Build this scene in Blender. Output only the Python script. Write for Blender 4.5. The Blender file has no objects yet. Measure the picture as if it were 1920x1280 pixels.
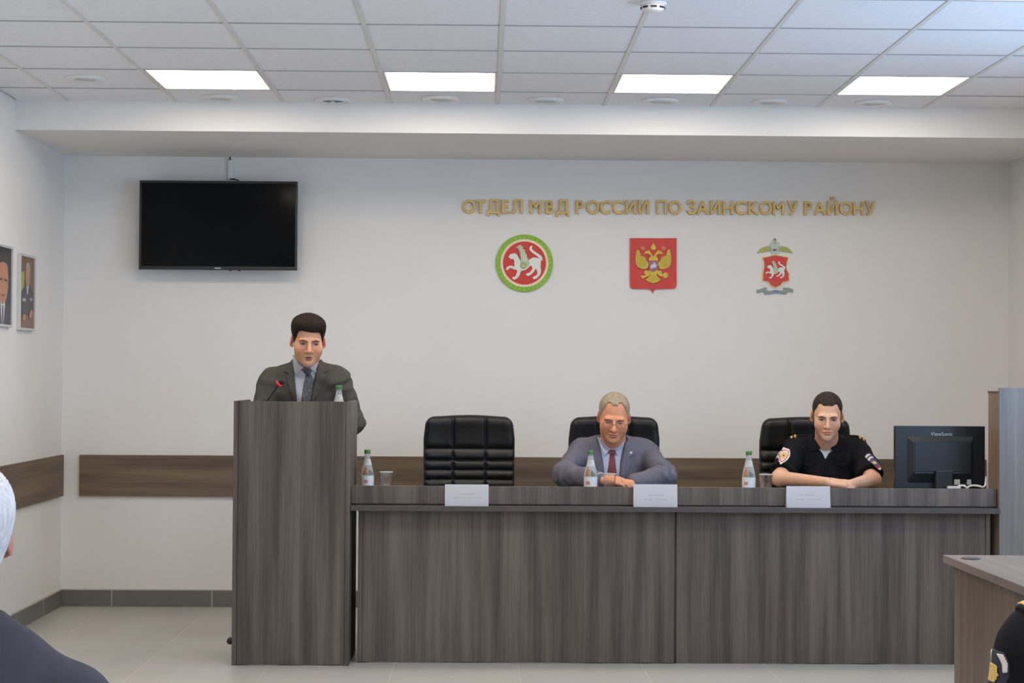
import bpy, bmesh, math, random
import numpy as np
from mathutils import Vector, Matrix

random.seed(7)
rng = np.random.default_rng(7)
SC = bpy.context.scene
COL = SC.collection

# ------------------------------------------------------------------ camera
FPX = 3300.0                      # focal length in pixels of a 1920 px wide frame
CAM = np.array([0.0, 0.0, 1.33])
_Y = np.array([-55.0, 63.0, FPX]); _Y /= np.linalg.norm(_Y)
_roll = 0.0062
_X = np.array([math.cos(_roll), math.sin(_roll), 0.0]); _X -= _Y * _X.dot(_Y); _X /= np.linalg.norm(_X)
_Z = np.cross(_X, _Y)
C_RIGHT = np.array([_X[0], _Y[0], _Z[0]])
C_DOWN = np.array([_X[1], _Y[1], _Z[1]])
C_FWD = np.array([_X[2], _Y[2], _Z[2]])
cam_data = bpy.data.cameras.new('camera')
cam_data.sensor_width = 36.0
cam_data.lens = FPX * 36.0 / 1920.0
cam_data.clip_start = 0.05
cam = bpy.data.objects.new('camera', cam_data)
COL.objects.link(cam)
m = Matrix.Identity(4)
for i in range(3):
    m[i][0] = C_RIGHT[i]; m[i][1] = -C_DOWN[i]; m[i][2] = -C_FWD[i]; m[i][3] = CAM[i]
cam.matrix_world = m
SC.camera = cam

def pt(px, py, depth):
    """point at distance `depth` (world Y) seen at photo coordinates px, py"""
    d = C_FWD * FPX + C_RIGHT * (px - 960.0) + C_DOWN * (py - 640.0)
    return CAM + d * ((depth - CAM[1]) / d[1])

# ------------------------------------------------------------------ world, daylight, exposure
SC.view_settings.view_transform = 'Standard'
SC.view_settings.look = 'None'
SC.view_settings.gamma = 1.0
SC.view_settings.use_curve_mapping = False
SC.view_settings.exposure = 0.04
world = bpy.data.worlds.new('sky'); SC.world = world
world.use_nodes = True
bg = world.node_tree.nodes['Background']
bg.inputs[0].default_value = (0.55, 0.75, 1.0, 1)
bg.inputs[1].default_value = 1.0
SC.cycles.use_denoising = True
SC.cycles.max_bounces = 8
SC.cycles.diffuse_bounces = 5
SC.cycles.sample_clamp_indirect = 4.0

PANEL_STRENGTH = 12.5
PANEL_COLOR = (1.0, 0.87, 0.725)
DAY_POWER = 46.0
DAY_COLOR = (0.40, 0.64, 1.0)

XL, XR, YW, YR, ZC = -2.40, 3.03, 10.10, -2.6, 2.723
BEAM_Y, BEAM_Z = 9.02, 2.57
WINDOWS = [(5.35, 7.15), (2.7, 4.5), (0.05, 1.85)]
WZ0, WZ1 = 0.95, 2.35
for k, (y0, y1) in enumerate(WINDOWS):
    ld = bpy.data.lights.new('daylight', 'AREA')
    ld.shape = 'RECTANGLE'; ld.size = y1 - y0 - 0.16; ld.size_y = WZ1 - WZ0 - 0.16
    ld.energy = DAY_POWER; ld.color = DAY_COLOR
    lo = bpy.data.objects.new('daylight', ld); COL.objects.link(lo)
    lo.location = (XR + 0.11, (y0 + y1) / 2, (WZ0 + WZ1) / 2)
    lo.rotation_euler = (0, math.radians(90), 0)
    lo.matrix_world = Matrix.Translation(lo.location) @ Matrix(((0, 0, 1, 0), (1, 0, 0, 0), (0, 1, 0, 0), (0, 0, 0, 1)))

# ------------------------------------------------------------------ materials
def new_mat(name):
    mt = bpy.data.materials.new(name); mt.use_nodes = True
    return mt, mt.node_tree, mt.node_tree.nodes['Principled BSDF']

def lin(r, g, b):
    f = lambda c: ((c / 255.0) / 12.92) if c / 255.0 <= 0.04045 else ((c / 255.0 + 0.055) / 1.055) ** 2.4
    return (f(r), f(g), f(b), 1)

def mat(name, col, rough=0.6, metal=0.0, var=0.08, scale=6.0, bump=0.0, bscale=60.0, spec=0.5, stretch=(1, 1, 1), emit=None, coat=0.0):
    """base colour broken up by a noise of its own"""
    mt, nt, b = new_mat(name)
    col = tuple(col[:3]) + (1,)
    tc = nt.nodes.new('ShaderNodeTexCoord'); mp = nt.nodes.new('ShaderNodeMapping')
    mp.inputs['Scale'].default_value = stretch
    nz = nt.nodes.new('ShaderNodeTexNoise'); nz.inputs['Scale'].default_value = scale; nz.inputs['Detail'].default_value = 5
    rp = nt.nodes.new('ShaderNodeValToRGB')
    rp.color_ramp.elements[0].position = 0.3; rp.color_ramp.elements[1].position = 0.7
    rp.color_ramp.elements[0].color = tuple(c * (1 - var) for c in col[:3]) + (1,)
    rp.color_ramp.elements[1].color = tuple(min(1, c * (1 + var)) for c in col[:3]) + (1,)
    L = nt.links
    L.new(tc.outputs['Object'], mp.inputs['Vector']); L.new(mp.outputs['Vector'], nz.inputs['Vector'])
    L.new(nz.outputs['Fac'], rp.inputs['Fac']); L.new(rp.outputs['Color'], b.inputs['Base Color'])
    b.inputs['Roughness'].default_value = rough; b.inputs['Metallic'].default_value = metal
    b.inputs['Specular IOR Level'].default_value = spec
    b.inputs['Coat Weight'].default_value = coat
    if bump:
        n2 = nt.nodes.new('ShaderNodeTexNoise'); n2.inputs['Scale'].default_value = bscale; n2.inputs['Detail'].default_value = 4
        bp = nt.nodes.new('ShaderNodeBump'); bp.inputs['Strength'].default_value = bump; bp.inputs['Distance'].default_value = 0.01
        L.new(mp.outputs['Vector'], n2.inputs['Vector']); L.new(n2.outputs['Fac'], bp.inputs['Height']); L.new(bp.outputs['Normal'], b.inputs['Normal'])
    if emit:
        b.inputs['Emission Color'].default_value = tuple(emit[:3]) + (1,); b.inputs['Emission Strength'].default_value = emit[3]
    return mt

def wood(name, c1, c2, axis='z', rough=0.42):
    """laminate with long fine grain along one axis and broad paler streaks"""
    mt, nt, b = new_mat(name); L = nt.links
    tc = nt.nodes.new('ShaderNodeTexCoord')
    def layer(s_across, s_along, detail, rgh):
        mp = nt.nodes.new('ShaderNodeMapping')
        sc = [s_across] * 3; sc['xyz'.index(axis)] = s_along
        mp.inputs['Scale'].default_value = sc
        nz = nt.nodes.new('ShaderNodeTexNoise'); nz.inputs['Scale'].default_value = 1.0
        nz.inputs['Detail'].default_value = detail; nz.inputs['Roughness'].default_value = rgh
        L.new(tc.outputs['Object'], mp.inputs['Vector']); L.new(mp.outputs['Vector'], nz.inputs['Vector'])
        return nz.outputs['Fac']
    a, c = layer(18, 0.7, 3, 0.55), layer(110, 2.2, 4, 0.6)
    mx = nt.nodes.new('ShaderNodeMath'); mx.operation = 'MULTIPLY_ADD'
    mx.inputs[1].default_value = 0.72
    L.new(a, mx.inputs[0])
    m2 = nt.nodes.new('ShaderNodeMath'); m2.operation = 'MULTIPLY'; m2.inputs[1].default_value = 0.28
    L.new(c, m2.inputs[0]); L.new(m2.outputs[0], mx.inputs[2])
    rp = nt.nodes.new('ShaderNodeValToRGB')
    rp.color_ramp.elements[0].position = 0.38; rp.color_ramp.elements[1].position = 0.63
    rp.color_ramp.elements[0].color = c1; rp.color_ramp.elements[1].color = c2
    L.new(mx.outputs[0], rp.inputs['Fac']); L.new(rp.outputs['Color'], b.inputs['Base Color'])
    b.inputs['Roughness'].default_value = rough
    bp = nt.nodes.new('ShaderNodeBump'); bp.inputs['Strength'].default_value = 0.06; bp.inputs['Distance'].default_value = 0.002
    L.new(c, bp.inputs['Height']); L.new(bp.outputs['Normal'], b.inputs['Normal'])
    return mt

def attr_mat(name, rough=0.5, sss=0.0, spec=0.4):
    mt, nt, b = new_mat(name)
    a = nt.nodes.new('ShaderNodeAttribute'); a.attribute_name = 'Col'
    nz = nt.nodes.new('ShaderNodeTexNoise'); nz.inputs['Scale'].default_value = 60
    tc = nt.nodes.new('ShaderNodeTexCoord'); nt.links.new(tc.outputs['Object'], nz.inputs['Vector'])
    mx = nt.nodes.new('ShaderNodeMix'); mx.data_type = 'RGBA'; mx.blend_type = 'MULTIPLY'; mx.inputs[0].default_value = 0.12
    nt.links.new(a.outputs['Color'], mx.inputs[6]); nt.links.new(nz.outputs['Color'], mx.inputs[7])
    nt.links.new(mx.outputs[2], b.inputs['Base Color'])
    b.inputs['Roughness'].default_value = rough; b.inputs['Specular IOR Level'].default_value = spec
    if sss:
        b.inputs['Subsurface Weight'].default_value = sss
        b.inputs['Subsurface Radius'].default_value = (0.01, 0.004, 0.002)
        b.inputs['Subsurface Scale'].default_value = 0.4
    return mt

def floor_mat():
    mt, nt, b = new_mat('floor_tiles'); L = nt.links
    tc = nt.nodes.new('ShaderNodeTexCoord'); mp = nt.nodes.new('ShaderNodeMapping')
    mp.inputs['Location'].default_value = (0.968 + 0.57 * 6, 0.57 * 12 - 9.1, 0)
    L.new(tc.outputs['Object'], mp.inputs['Vector'])
    br = nt.nodes.new('ShaderNodeTexBrick'); br.offset = 0.0; br.squash = 1.0
    br.inputs['Scale'].default_value = 1.0; br.inputs['Brick Width'].default_value = 0.57; br.inputs['Row Height'].default_value = 0.57
    br.inputs['Mortar Size'].default_value = 0.003; br.inputs['Mortar Smooth'].default_value = 0.2; br.inputs['Bias'].default_value = 0
    br.inputs['Color1'].default_value = (0.56, 0.54, 0.49, 1); br.inputs['Color2'].default_value = (0.53, 0.51, 0.46, 1)
    br.inputs['Mortar'].default_value = (0.68, 0.63, 0.54, 1)
    L.new(mp.outputs['Vector'], br.inputs['Vector'])
    nz = nt.nodes.new('ShaderNodeTexNoise'); nz.inputs['Scale'].default_value = 3.0; nz.inputs['Detail'].default_value = 6
    L.new(tc.outputs['Object'], nz.inputs['Vector'])
    mx = nt.nodes.new('ShaderNodeMix'); mx.data_type = 'RGBA'; mx.blend_type = 'MULTIPLY'; mx.inputs[0].default_value = 0.15
    L.new(br.outputs['Color'], mx.inputs[6]); L.new(nz.outputs['Color'], mx.inputs[7]); L.new(mx.outputs[2], b.inputs['Base Color'])
    b.inputs['Roughness'].default_value = 0.28
    return mt

def glass_mat(name, col=(1, 1, 1), rough=0.02, ior=1.3, alpha=0.45, trans=1.0):
    mt, nt, b = new_mat(name)
    nz = nt.nodes.new('ShaderNodeTexNoise'); nz.inputs['Scale'].default_value = 30
    tc = nt.nodes.new('ShaderNodeTexCoord'); nt.links.new(tc.outputs['Object'], nz.inputs['Vector'])
    rp = nt.nodes.new('ShaderNodeValToRGB')
    rp.color_ramp.elements[0].color = tuple(c * 0.96 for c in col) + (1,); rp.color_ramp.elements[1].color = tuple(col) + (1,)
    nt.links.new(nz.outputs['Fac'], rp.inputs['Fac']); nt.links.new(rp.outputs['Color'], b.inputs['Base Color'])
    b.inputs['Roughness'].default_value = rough; b.inputs['IOR'].default_value = ior
    b.inputs['Transmission Weight'].default_value = trans
    b.inputs['Alpha'].default_value = alpha
    return mt

M = {}
M['wall'] = mat('wall_paint', (0.80, 0.785, 0.76), 0.75, var=0.015, scale=2, bump=0.03, bscale=180)
M['beam'] = mat('beam_paint', (0.80, 0.785, 0.76), 0.75, var=0.01, scale=2)
M['tile'] = mat('ceiling_tile', (0.82, 0.82, 0.84), 0.9, var=0.03, scale=40, bump=0.1, bscale=300)
M['tbar'] = mat('ceiling_bar', (0.70, 0.68, 0.65), 0.55, var=0.02)
M['rowbar'] = mat('ceiling_cross_bar', (0.40, 0.40, 0.41), 0.7, var=0.02)
M['gap'] = mat('ceiling_gap', (0.22, 0.22, 0.23), 0.8, var=0.02)
M['floor'] = floor_mat()
M['base'] = mat('baseboard_tile', (0.155, 0.157, 0.145), 0.4, var=0.08, scale=5)
M['grout'] = mat('grout', (0.45, 0.43, 0.38), 0.8)
M['rail'] = wood('rail_wood', lin(88, 74, 60), lin(124, 107, 88), 'x', 0.5)
M['rail_y'] = wood('rail_wood_side', lin(88, 74, 60), lin(124, 107, 88), 'y', 0.5)
M['wood'] = wood('grey_wood', lin(66, 57, 51), lin(104, 93, 84), 'z', 0.45)
M['wood_x'] = wood('grey_wood_long', lin(72, 63, 56), lin(108, 98, 89), 'z', 0.45)
M['edge'] = mat('edge_band', lin(72, 66, 62), 0.5, var=0.1, scale=20)
M['desk'] = wood('brown_wood', lin(92, 79, 66), lin(116, 101, 86), 'z', 0.45)
M['desk_top'] = wood('brown_wood_top', lin(104, 92, 85), lin(134, 121, 113), 'y', 0.38)
M['brown'] = wood('cabinet_warm_lit', lin(112, 92, 76), lin(140, 118, 98), 'z', 0.45)  # same wood as the cabinet front, warm light painted into its colour
M['white'] = mat('white_plastic', (0.78, 0.77, 0.75), 0.4, var=0.02)
M['white_dull'] = mat('white_metal', (0.6, 0.6, 0.59), 0.5, var=0.02)
M['black'] = mat('black_plastic', (0.012, 0.012, 0.013), 0.35, var=0.1)
M['dark'] = mat('dark_hole', (0.02, 0.02, 0.02), 0.7)
M['screen'] = mat('screen_glass', (0.003, 0.003, 0.003), 0.10, var=0.05, spec=0.10)
M['leather'] = mat('black_leather', (0.010, 0.0095, 0.009), 0.42, var=0.15, scale=20, bump=0.05, bscale=220, spec=0.4)
M['chrome'] = mat('chrome', (0.7, 0.7, 0.7), 0.2, 1.0, var=0.02)
M['gold'] = mat('gold_letter', lin(218, 184, 104), 0.45, 0.1, var=0.06, scale=10)
M['paper'] = mat('white_paper', (0.86, 0.86, 0.88), 0.8, var=0.01)
M['ink'] = mat('grey_ink', (0.42, 0.43, 0.45), 0.8)
M['red'] = mat('emblem_red', lin(205, 55, 44), 0.45, var=0.05)
M['green'] = mat('emblem_green', lin(132, 180, 52), 0.45, var=0.14, scale=70)
M['cream'] = mat('emblem_cream', lin(238, 222, 190), 0.5, var=0.03)
M['eggshell'] = mat('emblem_white', lin(226, 230, 220), 0.5, var=0.03)
M['sage'] = mat('emblem_sage', lin(186, 196, 160), 0.5, var=0.08, scale=60)
M['egold'] = mat('emblem_gold', lin(206, 182, 54), 0.42, 0.1, var=0.15, scale=80)
M['edark'] = mat('emblem_darkgold', lin(176, 140, 40), 0.45)
M['olive'] = mat('emblem_olive', lin(168, 176, 96), 0.5, var=0.15, scale=80)
M['silver'] = mat('emblem_silver', lin(176, 184, 176), 0.4, 0.2, var=0.1, scale=80)
M['ribbon'] = mat('emblem_ribbon', lin(136, 150, 144), 0.5, var=0.15, scale=80)
M['eblue'] = mat('emblem_blue', lin(120, 124, 170), 0.5, var=0.1)
M['emauve'] = mat('emblem_mauve', lin(158, 96, 112), 0.5, var=0.1)
M['clear'] = glass_mat('clear_plastic', (0.86, 0.90, 0.87), 0.12, 1.25, 0.62, 0.45)
M['glass'] = glass_mat('drinking_glass', (0.98, 0.98, 1.0), 0.03, 1.3, 0.38)
M['rimglass'] = glass_mat('glass_rim', (0.9, 0.9, 0.9), 0.15, 1.4, 0.85, 0.5)
M['cap'] = mat('green_cap', lin(62, 122, 58), 0.4, var=0.05)
M['label'] = mat('bottle_label', (0.72, 0.74, 0.74), 0.5, var=0.04, scale=40)
M['picture'] = mat('label_picture', lin(176, 120, 84), 0.5, var=0.4, scale=60)
M['labelgrey'] = mat('label_grey', lin(96, 104, 104), 0.5, var=0.3, scale=60)
M['necklabel'] = mat('neck_label', (0.52, 0.54, 0.52), 0.5, var=0.2, scale=80)
M['labelred'] = mat('label_red', lin(206, 140, 140), 0.5)
M['led'] = mat('red_ring', (0.30, 0.01, 0.02), 0.4, emit=(1.0, 0.03, 0.06, 0.45))
M['monitor'] = mat('monitor_shell', (0.014, 0.018, 0.023), 0.32, var=0.1)
M['logo'] = mat('logo_grey', (0.5, 0.56, 0.6), 0.5)
M['winframe'] = mat('window_frame', (0.75, 0.75, 0.75), 0.4, var=0.01)

# ------------------------------------------------------------------ mesh helpers
def link(name, bm_or_me, mats, parent=None, smooth=False, loc=None):
    if isinstance(bm_or_me, bmesh.types.BMesh):
        me = bpy.data.meshes.new(name); bm_or_me.normal_update(); bm_or_me.to_mesh(me); bm_or_me.free()
    else:
        me = bm_or_me
    if not isinstance(mats, (list, tuple)): mats = [mats]
    for q in mats: me.materials.append(q)
    if smooth:
        for p in me.polygons: p.use_smooth = True
    o = bpy.data.objects.new(name, me); COL.objects.link(o)
    if parent is not None: o.parent = parent
    if loc is not None: o.location = loc
    return o

def thing(name, label, cat, loc=(0, 0, 0), group=None, rot=0.0):
    o = bpy.data.objects.new(name, None); COL.objects.link(o)
    o.empty_display_size = 0.05
    o.location = loc; o.rotation_euler = (0, 0, rot)
    o['label'] = label; o['category'] = cat
    if group: o['group'] = group
    return o

def tag(o, label, cat, group=None):
    o['label'] = label; o['category'] = cat
    if group: o['group'] = group
    return o

def struct(o):
    o['kind'] = 'structure'
    return o

def add_box(bm, x0, x1, y0, y1, z0, z1, bev=0.0, mi=0, seg=2):
    r = bmesh.ops.create_cube(bm, size=1.0)
    vs = r['verts']
    for v in vs:
        v.co = Vector((x0 + (v.co.x + .5) * (x1 - x0), y0 + (v.co.y + .5) * (y1 - y0), z0 + (v.co.z + .5) * (z1 - z0)))
    fs = set(f for v in vs for f in v.link_faces)
    for f in fs: f.material_index = mi
    if bev > 0:
        es = list(set(e for v in vs for e in v.link_edges))
        rr = bmesh.ops.bevel(bm, geom=es, offset=bev, segments=seg, profile=0.7, affect='EDGES')
        for f in rr['faces']: f.material_index = mi
    return bm

def box(name, mats, parent, x0, x1, y0, y1, z0, z1, bev=0.002, rel=None):
    bm = bmesh.new()
    o = rel if rel is not None else (0, 0, 0)
    add_box(bm, x0 - o[0], x1 - o[0], y0 - o[1], y1 - o[1], z0 - o[2], z1 - o[2], bev)
    return link(name, bm, mats, parent)

def add_lathe(bm, prof, c=(0, 0, 0), seg=32, mi=0, axis='z'):
    rings = []
    for r, z in prof:
        ring = []
        for k in range(seg):
            a = 2 * math.pi * k / seg
            p = (r * math.cos(a), r * math.sin(a), z)
            if axis == 'y': p = (p[0], p[2], p[1])
            ring.append(bm.verts.new((c[0] + p[0], c[1] + p[1], c[2] + p[2])))
        rings.append(ring)
    fs = []
    for a, b2 in zip(rings, rings[1:]):
        for k in range(seg):
            fs.append(bm.faces.new((a[k], a[(k + 1) % seg], b2[(k + 1) % seg], b2[k])))
    for ring, rev in ((rings[0], True), (rings[-1], False)):
        try: fs.append(bm.faces.new(list(reversed(ring)) if rev else ring))
        except ValueError: pass
    for f in fs: f.material_index = mi; f.smooth = True
    return fs

def add_tube(bm, path, rad, seg=12, mi=0):
    path = [Vector(p) for p in path]
    rads = rad if isinstance(rad, (list, tuple)) else [rad] * len(path)
    rings = []; up = Vector((0.123, 0.31, 0.94)).normalized()
    for i, p in enumerate(path):
        t = (path[min(i + 1, len(path) - 1)] - path[max(i - 1, 0)]).normalized()
        n = t.cross(up)
        if n.length < 1e-4: n = t.cross(Vector((1, 0, 0)))
        n.normalize(); b2 = t.cross(n)
        rings.append([bm.verts.new(p + (n * math.cos(2 * math.pi * k / seg) + b2 * math.sin(2 * math.pi * k / seg)) * rads[i]) for k in range(seg)])
    for a, b2 in zip(rings, rings[1:]):
        for k in range(seg):
            f = bm.faces.new((a[k], a[(k + 1) % seg], b2[(k + 1) % seg], b2[k])); f.material_index = mi; f.smooth = True
    f = bm.faces.new(list(reversed(rings[0]))); f.material_index = mi
    f = bm.faces.new(rings[-1]); f.material_index = mi

def add_plate(bm, poly, y_back, y_front, mi=0):
    """polygon of (x, z) extruded along y; front faces -y"""
    fr = [bm.verts.new((x, y_front, z)) for x, z in poly]
    bk = [bm.verts.new((x, y_back, z)) for x, z in poly]
    n = len(poly)
    area = sum(poly[i][0] * poly[(i + 1) % n][1] - poly[(i + 1) % n][0] * poly[i][1] for i in range(n))
    ccw = area > 0                      # seen from -y with x right and z up
    f1 = bm.faces.new(fr if ccw else list(reversed(fr)))
    f2 = bm.faces.new(list(reversed(bk)) if ccw else bk)
    fs = [f1, f2]; f1.normal_update(); f2.normal_update()
    for i in range(n):
        j = (i + 1) % n
        q = (fr[i], bk[i], bk[j], fr[j])
        fs.append(bm.faces.new(q if ccw else tuple(reversed(q))))
    for f in fs: f.material_index = mi
    bmesh.ops.triangulate(bm, faces=[f1, f2])

def circle_poly(cx, cz, rx, rz=None, n=48):
    rz = rz or rx
    return [(cx + rx * math.cos(2 * math.pi * k / n), cz + rz * math.sin(2 * math.pi * k / n)) for k in range(n)]

def smooth_poly(poly, it=1):
    for _ in range(it):
        out = []
        for i in range(len(poly)):
            a, b2 = poly[i], poly[(i + 1) % len(poly)]
            out.append((a[0] * .75 + b2[0] * .25, a[1] * .75 + b2[1] * .25)); out.append((a[0] * .25 + b2[0] * .75, a[1] * .25 + b2[1] * .75))
        poly = out
    return poly

def text_mesh(s, size, depth, offset=0.0):
    cu = bpy.data.curves.new('text', 'FONT'); cu.body = s; cu.size = size; cu.extrude = depth; cu.bevel_depth = offset; cu.bevel_resolution = 1
    cu.resolution_u = 6
    o = bpy.data.objects.new('text', cu); COL.objects.link(o)
    bpy.context.view_layer.update()
    dg = bpy.context.evaluated_depsgraph_get()
    me = bpy.data.meshes.new_from_object(o.evaluated_get(dg))
    bpy.data.objects.remove(o); bpy.data.curves.remove(cu)
    return me

def mesh_xy(me):
    n = len(me.vertices); a = np.empty(n * 3); me.vertices.foreach_get('co', a); return a.reshape(-1, 3)

# ------------------------------------------------------------------ the room
def wall_box(name, x0, x1, y0, y1, z0, z1, mt):
    return struct(box(name, mt, None, x0, x1, y0, y1, z0, z1, 0))

T = 0.14
bm = bmesh.new(); add_box(bm, XL - T, XR + T, YR - T, YW + T, -0.12, 0.0)
struct(link('floor', bm, M['floor']))
wall_box('wall_back', XL - T, XR + T, YW, YW + T, 0, ZC + 0.1, M['wall'])
wall_box('wall_left', XL - T, XL, YR, YW, 0, ZC + 0.1, M['wall'])
wall_box('wall_rear', XL - T, XR + T, YR - T, YR, 0, ZC + 0.1, M['wall'])
bm = bmesh.new()
ys = [YR]
for a, b2 in sorted(WINDOWS): ys += [a, b2]
ys.append(YW)
for a, b2 in zip(ys[0::2], ys[1::2]): add_box(bm, XR, XR + T, a, b2, 0, ZC + 0.1)
for a, b2 in WINDOWS:
    add_box(bm, XR, XR + T, a, b2, 0, WZ0); add_box(bm, XR, XR + T, a, b2, WZ1, ZC + 0.1)
struct(link('wall_right', bm, M['wall']))
for k, (a, b2) in enumerate(WINDOWS):
    w = bpy.data.objects.new('window_%d' % (k + 1), None); COL.objects.link(w); struct(w); w.location = (XR + 0.07, (a + b2) / 2, WZ0)
    bm = bmesh.new(); h2 = (b2 - a) / 2; H = WZ1 - WZ0
    for q in ((-h2, -h2 + .07, 0, H), (h2 - .07, h2, 0, H), (-.035, .035, .07, H - .07), (-h2 + .07, h2 - .07, 0, .07), (-h2 + .07, h2 - .07, H - .07, H)):
        add_box(bm, -0.03, 0.03, q[0], q[1], q[2], q[3], 0.004)
    struct(link('window_frame', bm, M['winframe'], w))
    bm = bmesh.new(); add_box(bm, -0.15, -0.03, -h2 - .03, h2 + .03, -0.03, 0.0, 0.005)
    struct(link('window_sill', bm, M['winframe'], w))

wall_box('beam', XL, XR, BEAM_Y, YW, BEAM_Z, ZC + 0.05, M['beam'])

# suspended ceiling: tile grid
PX, PY, X0, Y0 = 0.5495, 0.5475, 0.0685, 8.079
LIGHT_COLS = [-3, -1, 1, 3]
LIGHT_ROWS = [0, -4, -10, -16]
bm = bmesh.new()
xs = [XL] + [X0 + PX * k for k in range(-4, 6)] + [XR]
xs = sorted(x for x in xs if XL <= x <= XR)
yk = [k for k in range(-20, 3) if YR < Y0 + PY * k < BEAM_Y]
ys = [YR] + [Y0 + PY * k for k in yk] + [BEAM_Y]
light_cells = set()
for c in LIGHT_COLS:
    for r in LIGHT_ROWS: light_cells.add((round(X0 + PX * c, 3), round(Y0 + PY * r, 3)))
for xa, xb in zip(xs, xs[1:]):
    for ya, yb in zip(ys, ys[1:]):
        if (round(xa, 3), round(ya, 3)) in light_cells: continue
        if yb - ya < 0.03 or xb - xa < 0.03: continue
        add_box(bm, xa + .010, xb - .010, ya + .0035, yb - .0035, ZC, ZC + 0.015, 0.002, 0, 1)
add_box(bm, XL - T, XR + T, YR - T, YW + T, ZC + 0.1, ZC + 0.2, 0, 0)
add_box(bm, XL, XR, YR, BEAM_Y, ZC + 0.012, ZC + 0.02, 0, 1)
ceil = struct(link('ceiling', bm, [M['tile'], M['gap']]))
bm = bmesh.new()
for x in xs[1:-1]: add_box(bm, x - .0105, x + .0105, YR, BEAM_Y, ZC - 0.003, ZC + 0.012, 0.001, 0, 1)
struct(link('ceiling_grid', bm, M['tbar'], ceil))
bm = bmesh.new()
for y in ys[1:-1]:
    for xa, xb in zip(xs, xs[1:]): add_box(bm, xa + .0105, xb - .0105, y - .004, y + .004, ZC - 0.0032, ZC + 0.011)
struct(link('ceiling_cross_bar', bm, M['rowbar'], ceil))

M['diffuser'] = mat('lit_diffuser', (0.9, 0.9, 0.88), 0.5, emit=PANEL_COLOR + (PANEL_STRENGTH,))
def light_panel(x, y, label):
    t = thing('ceiling_light', label, 'ceiling light', (x + PX / 2, y + PY / 2, ZC), 'square light panels in the ceiling')
    a, b2 = PX / 2 - .012, PY / 2 - .004
    bm = bmesh.new(); w = 0.010
    for q in ((-a, a, -b2, -b2 + w), (-a, a, b2 - w, b2), (-a, -a + w, -b2 + w, b2 - w), (a - w, a, -b2 + w, b2 - w)):
        add_box(bm, q[0], q[1], q[2], q[3], -0.002, 0.010, 0.001, 0, 1)
    link('frame', bm, M['white'], t)
    bm = bmesh.new(); add_box(bm, -a + w, a - w, -b2 + w, b2 - w, 0.001, 0.006)
    link('diffuser', bm, M['diffuser'], t)
    return t
vis = {-3: 'lit square ceiling panel above the television, leftmost of the row before the beam',
       -1: 'lit square ceiling panel, second from the left in the row before the beam',
       1: 'lit square ceiling panel, third from the left in the row before the beam',
       3: 'lit square ceiling panel, rightmost of the row before the beam'}
for c in LIGHT_COLS:
    for r in LIGHT_ROWS:
        lab = vis[c] if r == 0 else 'lit square ceiling panel nearer the audience, outside the picture'
        light_panel(X0 + PX * c, Y0 + PY * r, lab)

# round fittings of the ceiling
def round_fitting(px, py, dark, label):
    h = ZC - CAM[2]
    d0 = pt(px, py, 1.0); Yd = h / (d0[2] - CAM[2])
    p = pt(px, py, Yd)
    t = thing('ceiling_fitting', label, 'ceiling fitting', (p[0], p[1], ZC), 'round fittings in the ceiling')
    bm = bmesh.new()
    add_lathe(bm, [(0.055, -0.004), (0.062, -0.013), (0.082, -0.014), (0.093, -0.008), (0.096, 0.0)], seg=40)
    bm.normal_update(); link('rim', bm, M['white'], t)
    bm = bmesh.new(); add_lathe(bm, [(0.003, -0.006), (0.056, -0.006), (0.057, -0.002)], seg=40)
    link('face', bm, M['black'] if dark else M['white_dull'], t)
    if dark:
        bm = bmesh.new(); add_lathe(bm, [(0.012, -0.006), (0.012, -0.016), (0.006, -0.018)], seg=16); link('bulb', bm, M['white'], t)
    return t
fit = [(160, 146, 0, 'round grey ceiling grille near the left wall, set apart from the row'),
       (412, 182, 0, 'round ceiling fitting just behind the leftmost light panel'),
       (624, 187, 1, 'round ceiling fitting with a dark open centre between two light panels'),
       (826, 184, 0, 'round ceiling fitting just behind the second light panel'),
       (1022, 187, 0, 'round ceiling fitting midway between the second and third light panels'),
       (1237, 188, 0, 'round ceiling fitting just behind the third light panel'),
       (1443, 190, 0, 'round ceiling fitting midway between the third and rightmost light panels'),
       (1637, 192, 0, 'round ceiling fitting just behind the rightmost light panel')]
for f in fit: round_fitting(*f)
h = ZC - CAM[2]; d0 = pt(1224, 4, 1.0); p = pt(1224, 4, h / (d0[2] - CAM[2]))
t = thing('smoke_detector', 'small white smoke detector with dark slots at the top edge of the ceiling', 'smoke detector', (p[0], p[1], ZC))
bm = bmesh.new(); add_lathe(bm, [(0.052, 0.0), (0.052, -0.010), (0.046, -0.013)], seg=32); link('base', bm, M['white'], t)
bm = bmesh.new(); add_lathe(bm, [(0.044, -0.012), (0.043, -0.027), (0.030, -0.036), (0.004, -0.038)], seg=32); link('cover', bm, M['white'], t)
for a in range(0, 360, 45):
    bm = bmesh.new(); add_box(bm, -0.011, 0.011, -0.0455, -0.040, -0.027, -0.020)
    o = link('slot', bm, M['dark'], t); o.rotation_euler = (0, 0, math.radians(a))

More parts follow.
